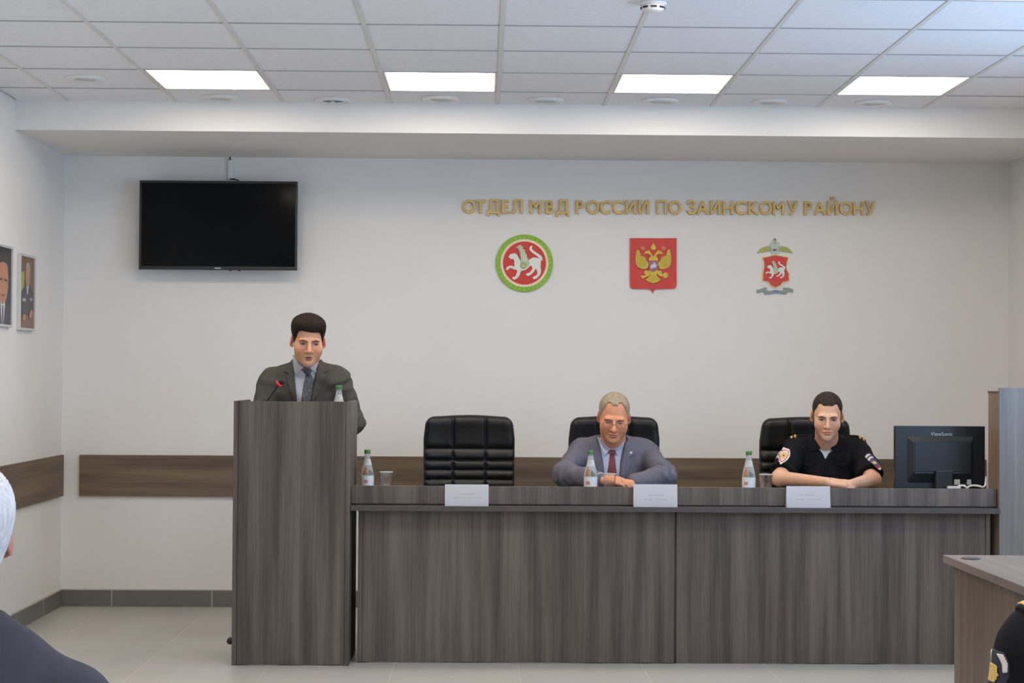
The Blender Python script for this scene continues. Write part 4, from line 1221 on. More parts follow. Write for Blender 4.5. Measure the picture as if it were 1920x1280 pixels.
        tex = H.get('tex', .0012) * (np.sin(q[:, 0] * 420 + 60 * q[:, 1] + 14 * np.sin(q[:, 2] * 60)) + .7 * np.sin(q[:, 0] * 230 - q[:, 1] * 300 + 9 * np.sin(q[:, 1] * 80)))
        sk = skull(q) - np.maximum(th + tex * tz, 0.001)
        reg = (zl - q[:, 2]) * .75
        d = smax(sk, reg, H.get('edge', .008))
        return np.maximum(d, -(skull(q) + .008)) * hs
    skull = fold([('u', ell((0, .018, .042), (.0745, .093, .078)), 0), ('u', ell((0, -.012, -.022), (.064, .079, .078)), .03)])
    net_mesh('hair', hairf, [gax((hc[0] - .115, hc[0] + .115, .0024)), gax((hc[1] - .14, hc[1] + .15, .0026)), gax((hc[2] - .12, hc[2] + .165, .0024))], S['hairmat'], t, O, relax=1)
    if S.get('showface', True):
        br = S.get('brow', {}); bz = br.get('z', .020); bt = br.get('t', .0032); bs = br.get('slope', .004)
        for s in (-1, 1):
            P_ = [(s * .012, bz - .001 - bs), (s * .030, bz + bt + bs * .3), (s * .047, bz - .001), (s * .047, bz - .0025), (s * .030, bz - bt + bs * .3), (s * .013, bz - bt * 1.7 - bs)]
            head_patch('eyebrow', P_, .0022, S['browmat'])
        eo = S.get('eye_open', .0045)
        for s in (-1, 1):
            ez = S.get('eye_z', -.001)
            al = [(s * .0165, ez - .001), (s * .024, ez + eo * .8), (s * .032, ez + eo), (s * .040, ez + eo * .6), (s * .046, ez - .001), (s * .039, ez - eo * .7), (s * .031, ez - eo * .85), (s * .022, ez - eo * .6)]
            gx = S.get('gaze', 0.0)
            def ec(v, s=s, ez=ez):
                q = to_head(v); c = np.tile(np.array([.36, .31, .28]), (len(v), 1))
                r_ = np.hypot(q[:, 0] - s * .031 - gx, q[:, 2] - ez + S.get('gaze_z', 0))
                c[r_ < .0064] = S.get('iris', (.05, .04, .035)); c[r_ < .003] = (.01, .01, .01)
                c[q[:, 2] > ez + eo * .45] = (.04, .025, .02)
                return c
            head_patch('eye', al, .0008, M['eyes'], .0011, .003, ec)
            lash = [(s * .0155, ez), (s * .024, ez + eo * .9 + .0012), (s * .032, ez + eo + .0016), (s * .041, ez + eo * .7 + .0012), (s * .0485, ez - .001), (s * .040, ez + eo * .5), (s * .032, ez + eo * .8), (s * .024, ez + eo * .65)]
            head_patch('eyelash', lash, .0014, S.get('lashmat', S['browmat']), .0011)
    S.update(t=t, O=O, torso=torso, arm=arm, bodyf=bodyf, from_head=from_head, to_head=to_head, nk_top=nk_top, ln=ln, up=up, v=(nb, shl, shr, el, er, wl, wr, hip, knl, knr, ftl, ftr))
    return t

def lower_clothes(S, mt, shoe):
    nb, shl, shr, el, er, wl, wr, hip, knl, knr, ftl, ftr = S['v']
    g = [('u', ell(hip, (.172, .140, .14)), 0)]
    for s_, kn, ft in ((-1, knl, ftl), (1, knr, ftr)):
        g += [('u', rc(hip + np.array([s_ * .09, 0, -.02]), kn, .092, .068), .05), ('u', rc(kn, ft + np.array([0, .01, .09]), .066, .052), .03)]
    lo = np.min([hip, knl, knr, ftl, ftr], 0) - .22; hi = np.max([hip, knl, knr, ftl, ftr], 0) + .22
    f = fold(g)
    net_mesh('trousers', lambda P: np.maximum(np.maximum(f(P), .05 - P[:, 2]), P[:, 2] - hip[2] - .10), [gax((lo[0], hi[0], .014)), gax((lo[1], hi[1], .014)), gax((.02, hi[2], .014))], mt, S['t'], S['O'])
    for ft in (ftl, ftr):
        f2 = fold([('u', rc(ft + np.array([0, -.035 * S.get('fdir', -1), .048]), ft + np.array([0, .16 * S.get('fdir', -1), .034]), .046, .034), 0), ('u', ell(ft + np.array([0, 0, .07]), (.046, .06, .05)), .03)])
        net_mesh('shoe', lambda P, f2=f2: np.maximum(f2(P), .002 - P[:, 2]), [gax((ft[0] - .08, ft[0] + .08, .01)), gax((ft[1] - .25, ft[1] + .25, .01)), gax((-.01, .16, .008))], shoe, S['t'], S['O'])

def cloth_mesh(nm, f, S, mt, h=.0055, z0=None, relax=2, box=None):
    ex = S['extent']
    nb = S['v'][0]
    b_ = box or (ex[0], ex[1], ex[2], ex[3], z0, nb[2] + .12)
    return net_mesh(nm, f, [gax((b_[0], b_[1], h)), gax((b_[2], b_[3], h)), gax((b_[4], b_[5], h))], mt, S['t'], S['O'], relax=relax)

def patch_mesh(nm, base, px, depth, out, mt, S, h=.0022, inn=.005, ymax=None, parent=None, yspan=.30):
    reg = pxprism(px, depth); ym = ymax if ymax is not None else depth + .14
    f = lambda P: np.maximum(shell(base, reg, out, inn)(P), P[:, 1] - ym)
    c = [pt(x, y, depth) for x, y in px]; lo, hi = np.min(c, 0) - .008, np.max(c, 0) + .008
    return net_mesh(nm, f, [gax((lo[0], hi[0], h)), gax((ym - yspan, ym + .006, h)), gax((lo[2], hi[2], h))], mt, parent or S['t'], S['O'], relax=1)

def v3(px, py, d): return pt(px, py, d)

# ---------- cloth materials
M['suit_dark'] = mat('charcoal_suit', lin(74, 70, 63), 0.85, var=0.12, scale=25, bump=0.1, bscale=500)
M['suit_grey'] = mat('blue_grey_suit', lin(98, 97, 110), 0.8, var=0.10, scale=25, bump=0.1, bscale=500)
M['suit_navy'] = mat('navy_suit', lin(50, 50, 62), 0.85, var=0.12, scale=25, bump=0.1, bscale=500)
M['uniform'] = mat('dark_uniform', (0.0075, 0.0075, 0.010), 0.8, var=0.15, scale=25, bump=0.1, bscale=400, spec=0.15)
M['shirt'] = mat('pale_shirt', lin(204, 208, 214), 0.8, var=0.03, scale=30)
M['shirt_blue'] = mat('pale_blue_shirt', lin(186, 194, 214), 0.8, var=0.03, scale=30)
M['tee'] = mat('white_tee', lin(212, 214, 218), 0.85, var=0.03)
M['tie_grey'] = mat('grey_tie', lin(92, 92, 96), 0.6, var=0.5, scale=90)
M['tie_red'] = mat('burgundy_tie', lin(120, 52, 54), 0.6, var=0.25, scale=120)
M['hair_dark'] = mat('dark_brown_hair', lin(36, 25, 18), 0.75, var=0.3, scale=60, stretch=(3, 1, 1), bump=0.3, bscale=140, spec=0.2)
M['hair_grey'] = mat('ashy_grey_hair', lin(158, 144, 120), 0.65, var=0.25, scale=60, bump=0.3, bscale=160)
M['hair_brown'] = mat('short_brown_hair', lin(50, 40, 32), 0.75, var=0.35, scale=90, bump=0.3, bscale=200, spec=0.25)
M['hair_white'] = mat('white_hair', lin(206, 206, 208), 0.65, var=0.18, scale=50, stretch=(2, 2, .6), bump=0.4, bscale=110)
M['brow_fair'] = mat('fair_brow', lin(140, 106, 80), 0.8, var=0.2, scale=80)
M['brow_dark'] = mat('dark_brow', lin(78, 54, 42), 0.8, var=0.2, scale=80)
M['shoe'] = mat('black_shoe', (0.015, 0.014, 0.013), 0.35, var=0.1)
M['trouser'] = mat('dark_trousers', lin(52, 50, 50), 0.85, var=0.1, scale=20)
M['badge_gold'] = mat('badge_gold', lin(214, 180, 96), 0.5, var=0.25, scale=200)
M['badge_white'] = mat('badge_white', lin(216, 206, 204), 0.6, var=0.1, scale=150)
M['badge_red'] = mat('badge_red', lin(168, 48, 52), 0.6, var=0.1)
M['badge_blue'] = mat('badge_blue', lin(70, 74, 110), 0.6, var=0.1)

# ======================= the speaker at the lectern
d1 = 8.72
S1 = dict(origin=(pt(580, 900, 8.85)[0], 8.85, 0), head=pt(577.5, 640, 8.60), rot=(10, 10, 2), hs=1.0,
          face=dict(jaw=1.10, cheek=1.08, open=.0030, nose=1.0, mouth=.84), skin=(.70, .37, .225), stubble=.12, lip=(.36, .12, .10),
          neck=pt(575, 700, 8.72), shl=pt(508, 717, 8.74), shr=pt(633, 713, 8.72),
          el=pt(486, 795, 8.66), er=pt(661, 791, 8.74), wl=pt(505, 800, 8.44), wr=pt(628, 800, 8.46),
          hip=(pt(578, 900, 8.86)[0], 8.90, .90), w=1.02,
          hands=dict(l=dict(d=(.35, -1, -.05), n=(0, 0, 1), side=-1), r=dict(d=(-.45, -1, -.05), n=(0, 0, 1), side=1)),
          extent=(pt(440, 800, 8.6)[0], pt(700, 800, 8.6)[0], 8.24, 9.10), finez=1.03, handh=.005,
          line=None, hair=dict(line=[(0, .058), (30, .060), (44, .054), (52, .020), (60, .000), (78, -.012), (86, .006), (100, .012), (112, -.03), (135, -.07), (180, -.08)], top=.0185, side=.003, front=.008, sweep=-.007, tex=.0005, corner=.008),
          hairmat=M['hair_dark'], browmat=M['brow_dark'], brow=dict(z=.0185, t=.0030, slope=.004), eye_open=.0042, gaze=.003, iris=(.05, .06, .07))
x0_ = S1['origin'][0]
S1.update(knl=(x0_ - .10, 8.92, .48), knr=(x0_ + .10, 8.92, .48), ftl=(x0_ - .11, 8.96, 0), ftr=(x0_ + .11, 8.96, 0))
P1 = build_person('person', 'person in a charcoal suit and grey tie speaking at the lectern', S1)

def suit(S, mt, shirtmt, tiemt, V, collars, knot, tie, lapels, depth, cuff=True, sleeve_r=(.066, .056, .041), infl=.022, seed=0.0, z0=None, extra_s=None):
    nb, shl, shr, el, er, wl, wr, hip, knl, knr, ftl, ftr = S['v']
    g = S['torso'](infl)
    for sh, e, w_ in ((shl, el, wl), (shr, er, wr)):
        dw = nrm(e - w_); g += [('u', rc(sh, e, sleeve_r[0], sleeve_r[1]), .022), ('u', rc(e, w_ + dw * .02, sleeve_r[1], sleeve_r[2]), .03)]
    raw = fold(g); wr_ = wrinkle(.0032, 1.0, seed)
    if extra_s: raw0 = raw; raw = lambda P: extra_s(P, raw0(P))
    fl = sleeve_folds([(shl, el, wl), (shr, er, wr)], seed)
    jac0 = lambda P: raw(P) + wr_(P) + fl(P)
    vpr = pxprism(V, depth)
    neckhole = rc(nb + S['up'] * -.02, S['nk_top'] + S['up'] * .05, .068, .070)
    def jac(P):
        j = jac0(P)
        vv = np.maximum(vpr(P), P[:, 1] - depth - .13)
        r_ = np.minimum(smax(j, -vv, .004), j + .016)
        r_ = smax(r_, -neckhole(P), .004)
        for e, w_ in ((el, wl), (er, wr)):
            pass
        return r_
    zz = z0 if z0 is not None else hip[2] - .12
    cloth_mesh('jacket', jac, S, mt, .0055, zz)
    sh_ = lambda P: smin(jac0(P) + .010, rc(nb, S['nk_top'], .064, .060)(P), .02)
    front = [(x, y) for x, y in V]
    patch_mesh('shirt', lambda P: jac0(P) + .011, V, depth, 0.0, shirtmt, S, .003, .008)
    col_dir = nrm(S['nk_top'] - nb + np.array([0, .0, .02]))
    def collar_band(P):
        r_ = rc(nb - col_dir * .03, nb + col_dir * .10, .074, .066)(P)
        h_ = (P - nb) @ nrm(col_dir + np.array([0, .35, 0]))
        return np.maximum(np.maximum(r_, -(r_ + .006)), np.maximum(h_ - .040, -.02 - h_))
    net_mesh('shirt_collar', collar_band, [gax((nb[0] - .10, nb[0] + .10, .0028)), gax((nb[1] - .11, nb[1] + .11, .0035)), gax((nb[2] - .06, nb[2] + .09, .0028))], shirtmt, S['t'], S['O'])
    cb = lambda P: np.minimum(jac0(P) + .008, rc(nb - col_dir * .03, nb + col_dir * .10, .076, .068)(P))
    for c in collars: patch_mesh('collar_wing', cb, c, depth, .0035, shirtmt, S, .0024, .004)
    tbase = lambda P: np.minimum(jac0(P) + .007, rc(nb - col_dir * .03, nb + col_dir * .06, .072, .068)(P))
    tie_o = patch_mesh('tie', tbase, tie, depth, .003, tiemt, S, .0024, .004)
    kn = pxprism(knot, depth)
    patch_mesh('tie_knot', tbase, knot, depth, .010, tiemt, S, .0024, .004, parent=tie_o)
    for l in lapels: patch_mesh('lapel', jac0, l, depth, .0065, mt, S, .0028, .004)
    if cuff:
        for e, w_ in ((el, wl), (er, wr)):
            dw = nrm(w_ - e); f = rc(w_ - dw * .025, w_ + dw * .004, .0345, .034)
            c = w_ - dw * .02
            net_mesh('shirt_cuff', lambda P, f=f, dw=dw, w_=w_: np.maximum(np.maximum(f(P), -(f(P) + .005)), (P - w_) @ dw - .003), [gax((c[d_] - .08, c[d_] + .08, .0035)) for d_ in range(3)], shirtmt, S['t'], S['O'])
    return jac0

dp = 8.65
suit(S1, M['suit_dark'], M['shirt'], M['tie_grey'],
     [(549, 664), (551, 690), (551.5, 709), (555, 740), (562, 800), (574, 800), (582, 751), (586, 732), (592, 697), (598, 670), (575, 655)],
     [[(548.5, 663), (550, 686), (552, 705), (571, 689), (557, 674)], [(597.5, 670), (595, 684), (590.5, 698), (581.5, 690), (592, 676)]],
     [(571, 688), (582, 688.5), (585, 697), (581, 703), (575, 703), (570, 698)],
     [(574, 701), (583, 701), (589, 712), (584, 751), (579, 790), (566, 790), (565, 751), (570, 716)],
     [[(547.5, 668), (537, 688), (531, 697), (541, 700), (536, 706), (551, 752), (556, 752), (552, 709), (550, 690)],
      [(599, 672), (608, 686), (617, 694), (606, 700), (612, 706), (590, 752), (583.5, 752), (588, 732), (594, 697)]], dp, sleeve_r=(.066, .058, .043), seed=.4, z0=.72)
lower_clothes(S1, M['suit_dark'], M['shoe'])

# ======================= the man in the grey-blue suit
S2 = dict(origin=(pt(1150, 900, 9.0)[0], 9.0, 0), head=pt(1151, 782.5, 8.80), rot=(-3, 17, 3), hs=.985,
          face=dict(jaw=1.20, cheek=1.10, nose=1.15), skin=(.72, .325, .185), stubble=.0, lip=(.50, .18, .13), neckw=1.08,
          neck=pt(1150, 845, 8.92), shl=pt(1090, 845, 8.93), shr=pt(1211, 848, 8.93),
          el=pt(1058, 889, 8.74), er=pt(1246, 892, 8.72), wl=pt(1126, 899, 8.475), wr=pt(1188, 904, 8.525),
          hip=(pt(1150, 900, 9.0)[0], 9.02, .56), w=1.08,
          hands=dict(l=dict(d=(1, -.05, -.06), n=(.12, -.35, 1), side=-1, curl=(16, 26, 16)), r=dict(d=(-1, -.22, -.12), n=(0, -.15, 1), side=1, curl=(16, 26, 20))),
          extent=(pt(1010, 800, 8.7)[0], pt(1295, 800, 8.7)[0], 8.30, 9.22), finez=.77, handh=.0036,
          hair=dict(line=[(0, .086), (11, .082), (20, .096), (36, .094), (47, .064), (56, .036), (66, .012), (76, -.004), (84, .012), (100, .012), (115, -.03), (140, -.07), (180, -.075)], top=.0065, side=.0035, tex=.0006, edge=.003),
          hairmat=M['hair_grey'], browmat=M['brow_fair'], brow=dict(z=.0180, t=.0026, slope=.002), eye_open=.0022, eye_z=-.004, iris=(.06, .06, .07))
x0_ = S2['origin'][0]
S2.update(knl=(x0_ - .12, 8.52, .56), knr=(x0_ + .12, 8.52, .56), ftl=(x0_ - .12, 8.60, 0), ftr=(x0_ + .12, 8.60, 0))
P2 = build_person('person', 'person in a grey-blue suit and burgundy tie seated with folded hands', S2)
dp = 8.785
j2 = suit(S2, M['suit_grey'], M['shirt_blue'], M['tie_red'],
     [(1121, 815), (1125, 832), (1131, 862), (1136, 912), (1160, 912), (1165, 866), (1170, 842), (1174, 824), (1150, 812)],
     [[(1121.5, 816), (1127, 838), (1134.5, 856), (1146, 845), (1131, 828)], [(1173.5, 825), (1167, 842), (1159.5, 856), (1152.5, 845), (1166, 832)]],
     [(1144, 843.5), (1155, 843.5), (1156.5, 849), (1153.5, 852.5), (1146, 852.5), (1143, 849)],
     [(1145, 851.5), (1154, 851.5), (1157, 887), (1154, 915), (1142, 915), (1140, 887)],
     [[(1119, 819), (1109, 836), (1104, 850), (1114, 854), (1108, 862), (1131, 912), (1137, 912), (1130, 866), (1124, 838)],
      [(1176, 826), (1187, 840), (1193, 853), (1182, 858), (1189, 866), (1166, 912), (1160, 912), (1167, 868), (1172, 842)]], dp, sleeve_r=(.058, .057, .042), infl=.022, seed=2.1, z0=.50)
lower_clothes(S2, M['suit_grey'], M['shoe'])
# lapel pin, ring, spectacles: worn, so children of the person
patch_mesh('lapel_pin', j2, [(1181, 849), (1185.5, 846.5), (1188, 848), (1184, 852)], dp, .0075, M['badge_white'], S2, .0016, .002)
w_ = S2['v'][5]; q = w_ + nrm((1, -.05, -.06)) * .095
bm = bmesh.new()
for f_ in range(1):
    c = w_ + np.array([.104, -.012, -.004]) - S2['O']
    ring = [tuple(c + np.array([0, .0098 * math.cos(a), .0098 * math.sin(a)])) for a in np.linspace(0, 2 * math.pi, 25)]
add_tube(bm, ring, .0017, 8); link('finger_ring', bm, M['badge_gold'], S2['t'])
gl = bpy.data.objects.new('spectacles', None); COL.objects.link(gl); gl.parent = S2['t']
fh = S2['from_head']
M['wire'] = mat('thin_wire', (.22, .18, .15), .35, .6)
for s in (-1, 1):
    lp = []
    for a in np.linspace(0, 2 * math.pi, 29):
        ca, sa = math.cos(a), math.sin(a)
        lp.append(fh((s * .032 + .0245 * np.sign(ca) * abs(ca) ** .7, -.106 + .10 * (.0245 * ca * s) ** 2 * 10, -.006 + .0165 * np.sign(sa) * abs(sa) ** .7)) - S2['O'])
    bm = bmesh.new(); add_tube(bm, [tuple(p_) for p_ in lp], .0010, 8); link('rim', bm, M['wire'], gl)
    bm = bmesh.new(); vs = [bm.verts.new(tuple(p_)) for p_ in lp[:-1]]; bm.faces.new(vs)
    bmesh.ops.solidify(bm, geom=bm.faces[:], thickness=.0006)
    link('lens', bm, glass_mat('lens_glass', (1, 1, 1), .02, 1.1, .12), gl)
    bm = bmesh.new(); add_tube(bm, [tuple(fh((s * .056, -.104, -.002)) - S2['O']), tuple(fh((s * .075, -.095, .000)) - S2['O']), tuple(fh((s * .078, -.02, .004)) - S2['O'])], .0011, 8); link('temple', bm, M['wire'], gl)
bm = bmesh.new(); add_tube(bm, [tuple(fh((x, -.1075 - .002 * (1 - (x / .009) ** 2), -.002)) - S2['O']) for x in (-.009, -.004, 0, .004, .009)], .0011, 8); link('bridge', bm, M['wire'], gl)

# ======================= the seated officer
S3 = dict(origin=(pt(1550, 900, 9.0)[0], 9.0, 0), head=pt(1551, 780, 8.80), rot=(-9, 12, 1.5), hs=.975,
          face=dict(jaw=.98, cheek=.96, nose=.95), skin=(.76, .45, .295), socket_shade=.75, stubble=.25,
          neck=pt(1550, 842, 8.93), shl=pt(1493, 842, 8.95), shr=pt(1607, 844, 8.95),
          el=pt(1462, 896, 8.72), er=pt(1636, 899, 8.70), wl=pt(1552, 903.5, 8.43), wr=pt(1594, 908, 8.46),
          hip=(pt(1550, 900, 9.0)[0], 9.03, .56), w=.98,
          hands=dict(l=dict(d=(1, .05, -.10), n=(.1, -.35, 1), side=-1, curl=(24, 40, 24)), r=dict(d=(-1, -.10, -.02), n=(0, -.35, 1), side=1, curl=(30, 44, 26))),
          extent=(pt(1425, 800, 8.7)[0], pt(1675, 800, 8.7)[0], 8.28, 9.22), finez=.77, handh=.0036,
          hair=dict(line=[(0, .071), (16, .068), (30, .076), (42, .074), (50, .048), (60, .036), (70, .010), (78, -.006), (86, .012), (100, .012), (115, -.025), (140, -.06), (180, -.065)], top=.0035, side=.0015, front=.001, tex=.0005, edge=.002),
          hairmat=M['hair_brown'], browmat=M['brow_dark'], brow=dict(z=.0170, t=.0030, slope=.003), eye_open=.0036, eye_z=-.002, iris=(.05, .045, .04))
x0_ = S3['origin'][0]
S3.update(knl=(x0_ - .12, 8.52, .56), knr=(x0_ + .12, 8.52, .56), ftl=(x0_ - .12, 8.60, 0), ftr=(x0_ + .12, 8.60, 0))
P3 = build_person('person', 'person in a dark short-sleeved uniform shirt seated beside the monitor', S3)
nb, shl, shr, el, er, wl, wr, hip = S3['v'][:8]
dp = 8.82
g = S3['torso'](.020)
for sh, e in ((shl, el), (shr, er)):
    g.append(('u', rc(sh, sh + (e - sh) * .88, .062, .067), .025))
rawu = fold(g); wk = wrinkle(.0034, 1.0, 4.4); fk = sleeve_folds([(shl, el, wl), (shr, er, wr)], 4.4, .0040)
uni0 = lambda P: rawu(P) + wk(P) + fk(P)
VN = [(1537, 832), (1541, 841), (1545, 850), (1550, 862), (1555, 850), (1559, 841), (1562, 832), (1550, 824)]
vpr = pxprism(VN, dp)
nh = rc(nb + np.array([0, 0, -.03]), S3['nk_top'] + np.array([0, 0, .05]), .066, .068)
def unif(P):
    j = uni0(P); vv = np.maximum(vpr(P), P[:, 1] - dp - .08)
    r_ = np.minimum(smax(j, -vv, .003), j + .018); r_ = smax(r_, -nh(P), .004)
    for sh, e in ((shl, el), (shr, er)):
        dv_ = nrm(e - sh); r_ = np.where((P - (sh + (e - sh) * .80)) @ dv_ > 0, np.maximum(r_, (P - (sh + (e - sh) * .86)) @ dv_), r_)
    return r_
cloth_mesh('uniform_shirt', unif, S3, M['uniform'], .0050, .50)
patch_mesh('undershirt', lambda P: np.minimum(uni0(P) + .010, rc(nb + np.array([0, -.0, -.05]), nb + np.array([0, 0, .002]), .070, .069)(P)), [(1534, 834), (1550, 838), (1565, 834), (1552, 866), (1548, 866)], dp, .001, M['tee'], S3, .0026, .006)
cbu = lambda P: np.minimum(uni0(P) - .001, rc(nb + np.array([0, 0, -.03]), nb + np.array([0, .022, .052]), .076, .072)(P))
patch_mesh('collar_wing', cbu, [(1524, 812), (1533, 826), (1541, 841), (1533, 846), (1520, 846), (1515, 830)], dp, .0045, M['uniform'], S3, .0024, .006)
patch_mesh('collar_wing', cbu, [(1578, 813), (1568, 827), (1559, 841), (1567, 847), (1580, 846), (1587, 831)], dp, .0045, M['uniform'], S3, .0024, .006)
patch_mesh('button_placket', uni0, [(1547.5, 862), (1553, 862), (1554, 925), (1547, 925)], dp, .003, M['uniform'], S3, .003, .004)
patch_mesh('chest_pocket', uni0, [(1506, 868), (1532, 868), (1532, 872), (1519, 877), (1506, 872)], dp, .003, M['uniform'], S3, .003, .004)
patch_mesh('chest_pocket', uni0, [(1568, 869), (1594, 869), (1594, 873), (1581, 878), (1568, 873)], dp, .003, M['uniform'], S3, .003, .004)
# shoulder straps lie on top of the shoulders
def top_patch(nm, base, poly, zc, out, mt, S, parent=None, h=.0024):
    reg = prism(poly, (0, 1)); f = lambda P: np.maximum(shell(base, reg, out, .004)(P), np.maximum(zc - .03 - P[:, 2], P[:, 2] - zc - .10))
    a = np.asarray(poly); lo, hi = a.min(0) - .008, a.max(0) + .008
    return net_mesh(nm, f, [gax((lo[0], hi[0], h)), gax((lo[1], hi[1], h)), gax((zc - .08, zc + .12, h))], mt, parent or S['t'], S['O'], relax=1)
for sh, s_ in ((shl, -1), (shr, 1)):
    inn_, out_ = sh + (nb - sh) * .42, sh + np.array([s_ * .040, 0, 0])
    st = top_patch('shoulder_strap', uni0, [(inn_[0], sh[1] - .024), (out_[0], sh[1] - .026), (out_[0] + s_ * .006, sh[1]), (out_[0], sh[1] + .026), (inn_[0], sh[1] + .024)], sh[2], .0065, M['uniform'], S3)
    for u in (.012, .030):
        cx = out_[0] - s_ * u
        top_patch('rank_star', uni0, [(cx - .0055, sh[1] - .028), (cx + .0055, sh[1] - .028), (cx + .0055, sh[1] - .010), (cx - .0055, sh[1] - .010)], sh[2], .0092, M['badge_gold'], S3, st, .0018)
# sleeve badges
def badge(layers, S, base, depth):
    par = None
    for nm, px, out, mt_ in layers:
        o_ = patch_mesh(nm, base, px, depth, out, mt_, S, .0018, .003, ymax=depth + .035, parent=par, yspan=.34)
        if par is None: par = o_
c3 = lambda L_: [(1380 + x / 5.334, 720 + y / 5.334) for x, y in L_]
badge([('sleeve_badge', c3([(425, 660), (450, 640), (485, 632), (525, 650), (520, 685), (505, 715), (470, 748), (430, 770), (392, 790), (390, 765), (400, 725), (408, 695)]), .0028, M['badge_white']),
       ('badge_border', c3([(426, 672), (480, 650), (512, 664), (496, 706), (452, 746), (402, 772), (402, 735)]), .0036, M['badge_red']),
       ('badge_ground', c3([(428, 676), (478, 656), (505, 668), (490, 702), (450, 738), (408, 762), (408, 735)]), .0042, M['badge_white']),
       ('badge_star', c3([(428, 690), (460, 672), (488, 680), (480, 702), (450, 730), (418, 742), (418, 712)]), .0050, M['badge_gold']),
       ('badge_boss', c3(circle_poly(446, 706, 11, 9, 12)), .0058, M['badge_blue'])], S3, uni0, 8.86)
badge([('sleeve_badge', c3([(1248, 715), (1275, 692), (1310, 686), (1335, 705), (1352, 740), (1372, 775), (1386, 820), (1370, 845), (1340, 838), (1310, 800), (1282, 770), (1262, 750)]), .0024, M['badge_blue']),
       ('badge_band', c3([(1248, 716), (1278, 693), (1308, 687), (1314, 700), (1282, 708), (1256, 732)]), .0034, M['badge_white']),
       ('badge_band', c3([(1262, 742), (1290, 718), (1326, 712), (1336, 724), (1300, 732), (1272, 756)]), .0034, M['badge_white']),
       ('badge_eagle', c3([(1294, 768), (1312, 758), (1334, 756), (1342, 768), (1342, 780), (1326, 784), (1308, 782)]), .0048, M['badge_gold']),
       ('badge_stripe', c3([(1316, 806), (1346, 794), (1372, 796), (1378, 812), (1342, 822), (1328, 820)]), .0036, M['badge_red']),
       ('badge_tip', c3([(1334, 826), (1358, 814), (1382, 816), (1372, 838), (1352, 840)]), .0036, M['badge_white'])], S3, uni0, 8.86)
lower_clothes(S3, M['uniform'], M['shoe'])

# ======================= people of the audience, seen from behind at the picture edges
def seated_back(S, jm, trm, infl, sleeve_end, seed):
    nb, shl, shr, el, er, wl, wr, hip = S['v'][:8]
    g = S['torso'](infl)
    for sh, e, w_ in ((shl, el, wl), (shr, er, wr)):
        if sleeve_end > 1:
            dw = nrm(e - w_); g += [('u', rc(sh, e, .066, .056), .05), ('u', rc(e, w_ + dw * .02, .056, .042), .03)]
        else: g.append(('u', rc(sh, sh + (e - sh) * sleeve_end, .062, .070), .045))
    raw = fold(g); wk = wrinkle(.003, 1.0, seed); j0 = lambda P: raw(P) + wk(P)
    nh = rc(nb + np.array([0, 0, -.02]), S['nk_top'] + np.array([0, 0, .05]), .066, .068)
    def f(P):
        r_ = smax(j0(P), -nh(P), .004)
        if sleeve_end <= 1:
            for sh, e in ((shl, el), (shr, er)):
                dv_ = nrm(e - sh); r_ = np.where((P - (sh + (e - sh) * .66)) @ dv_ > 0, np.maximum(r_, (P - (sh + (e - sh) * .74)) @ dv_), r_)
        return r_
    cloth_mesh('jacket' if sleeve_end > 1 else 'uniform_shirt', f, S, jm, .0065, hip[2] - .12)
    lower_clothes(S, trm, M['shoe'])
    return j0

d4 = 2.92
c4 = pt(-80, 1011, d4)
S4 = dict(origin=(c4[0], d4, 0), head=c4, rot=(208, 4, 0), hs=1.0, face=dict(cheek=1.05), skin=(.50, .25, .19), stubble=.1, showface=False,
          neck=pt(-86, 1205, 2.90), shl=pt(-300, 1335, 2.92), shr=pt(134, 1340, 2.92), fdir=1,
          el=(c4[0] - .30, 3.02, .58), er=(c4[0] + .27, 3.02, .58), wl=(c4[0] - .16, 3.24, .585), wr=(c4[0] + .14, 3.24, .585),
          hip=(c4[0], 2.88, .50), w=1.0, knl=(c4[0] - .13, 3.32, .50), knr=(c4[0] + .13, 3.32, .50), ftl=(c4[0] - .13, 3.30, 0), ftr=(c4[0] + .13, 3.30, 0),
          hands=dict(l=dict(d=(.5, 1, -.15), n=(0, .1, 1), side=1), r=dict(d=(-.5, 1, -.15), n=(0, .1, 1), side=-1)),
          extent=(c4[0] - .44, c4[0] + .42, 2.66, 3.56), finez=.50, handh=.0055,
          hair=dict(line=[(0, .070), (30, .070), (46, .060), (60, .030), (72, .000), (84, .012), (98, .018), (108, -.010), (124, -.05), (150, -.075), (180, -.08)], top=.016, side=.012, tex=.0013),
          hairmat=M['hair_white'], browmat=M['brow_fair'])
P4 = build_person('person', 'person with white hair and a navy jacket seen from behind at the left picture edge', S4)
j4 = seated_back(S4, M['suit_navy'], M['suit_navy'], .022, 2, 1.0)
nb = S4['v'][0]
cf = rc(nb + np.array([0, -.01, -.05]), nb + np.array([0, .0, .055]), .080, .070)
net_mesh('jacket_collar', lambda P: np.maximum(np.maximum(cf(P), -(cf(P) + .007)), np.maximum((P - nb) @ nrm((0, .25, 1)) - .035, -.06 - (P - nb) @ nrm((0, .25, 1)))), [gax((nb[0] - .10, nb[0] + .10, .004)), gax((nb[1] - .11, nb[1] + .11, .004)), gax((nb[2] - .10, nb[2] + .08, .004))], M['suit_navy'], S4['t'], S4['O'])

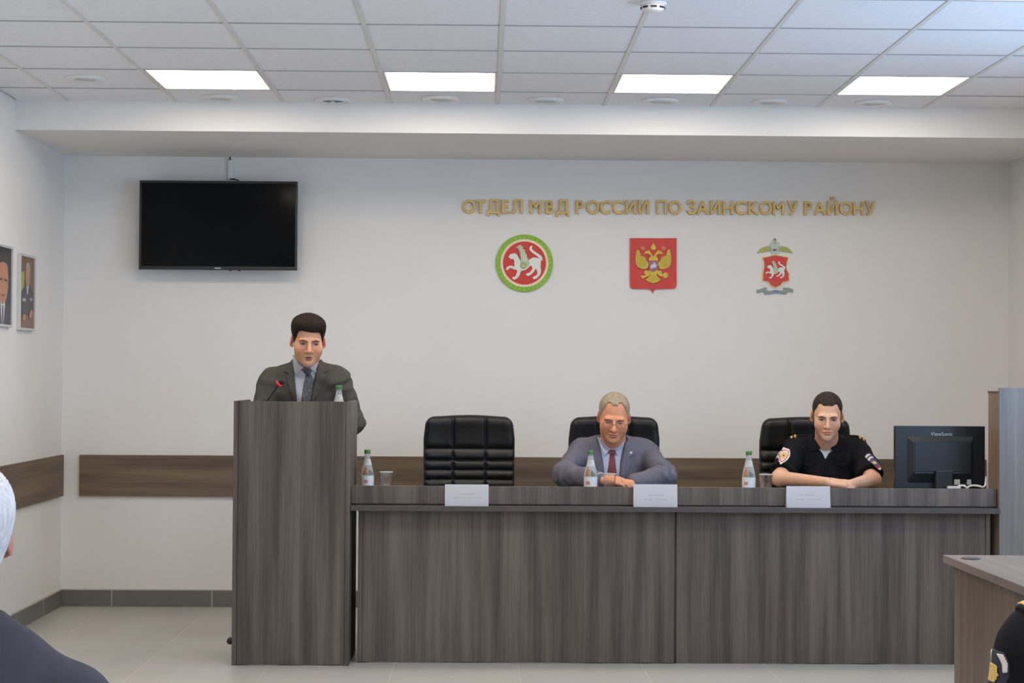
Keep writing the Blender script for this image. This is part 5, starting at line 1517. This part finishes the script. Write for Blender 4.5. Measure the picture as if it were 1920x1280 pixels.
M['badge_navy'] = mat('badge_navy', lin(34, 36, 52), 0.7, var=0.1)
d5 = 3.0
c5 = pt(2135, 1012, d5)
S5 = dict(origin=(c5[0], d5, 0), head=c5, rot=(182, 4, 0), hs=1.0, skin=(.49, .29, .205), showface=False,
          neck=pt(2135, 1140, 2.98), shl=pt(1942, 1219, 3.0), shr=pt(2325, 1228, 3.0), fdir=1,
          el=pt(1888, 1470, 3.03), er=pt(2350, 1478, 3.03), wl=(c5[0] - .14, 3.26, .585), wr=(c5[0] + .14, 3.26, .585),
          hip=(c5[0], 2.96, .50), w=.98, knl=(c5[0] - .13, 3.40, .50), knr=(c5[0] + .13, 3.40, .50), ftl=(c5[0] - .13, 3.38, 0), ftr=(c5[0] + .13, 3.38, 0),
          hands=dict(l=dict(d=(.5, 1, -.15), n=(0, .1, 1), side=1), r=dict(d=(-.5, 1, -.15), n=(0, .1, 1), side=-1)),
          extent=(c5[0] - .36, c5[0] + .36, 2.74, 3.62), finez=.50, handh=.006,
          hair=dict(line=[(0, .066), (42, .068), (60, .036), (78, -.006), (86, .012), (100, .012), (115, -.025), (140, -.06), (180, -.065)], top=.012, side=.004, tex=.0007),
          hairmat=M['hair_brown'], browmat=M['brow_dark'])
P5 = build_person('person', 'person in a dark uniform seen from behind at the lower right picture corner', S5)
j5 = seated_back(S5, M['uniform'], M['uniform'], .018, .72, 3.0)
sh = S5['v'][1]
for sh, s_, nb in ((S5['v'][1], -1, S5['v'][0]), (S5['v'][2], 1, S5['v'][0])):
    xi, xo = sh[0] + (nb[0] - sh[0]) * .45, sh[0] + s_ * .028
    st = top_patch('shoulder_strap', j5, [(xi, sh[1] - .024), (xo, sh[1] - .026), (xo + s_ * .006, sh[1]), (xo, sh[1] + .026), (xi, sh[1] + .024)], sh[2], .0065, M['uniform'], S5)
    top_patch('rank_stripe', j5, [(xo - s_ * .004, sh[1] - .030), (xo - s_ * .004, sh[1] + .03), (xo - s_ * .016, sh[1] + .03), (xo - s_ * .016, sh[1] - .030)], sh[2], .0085, M['badge_gold'], S5, st)
b1 = patch_mesh('sleeve_badge', j5, [(1850, 1219), (1873, 1217), (1880, 1238), (1880, 1260), (1870, 1288), (1840, 1288), (1845, 1250)], 3.0, .0018, M['badge_navy'], S5, .0016, .003, ymax=3.04, yspan=.30)
patch_mesh('badge_band', j5, [(1864, 1222), (1871, 1221), (1876, 1236), (1876, 1253), (1870, 1256), (1869, 1240)], 3.0, .0036, M['badge_white'], S5, .0014, .003, ymax=3.04, parent=b1, yspan=.30)
patch_mesh('badge_shield', j5, [(1844, 1248), (1863, 1243), (1865, 1262), (1862, 1277), (1840, 1284)], 3.0, .0040, M['badge_gold'], S5, .0014, .003, ymax=3.04, parent=b1, yspan=.30)
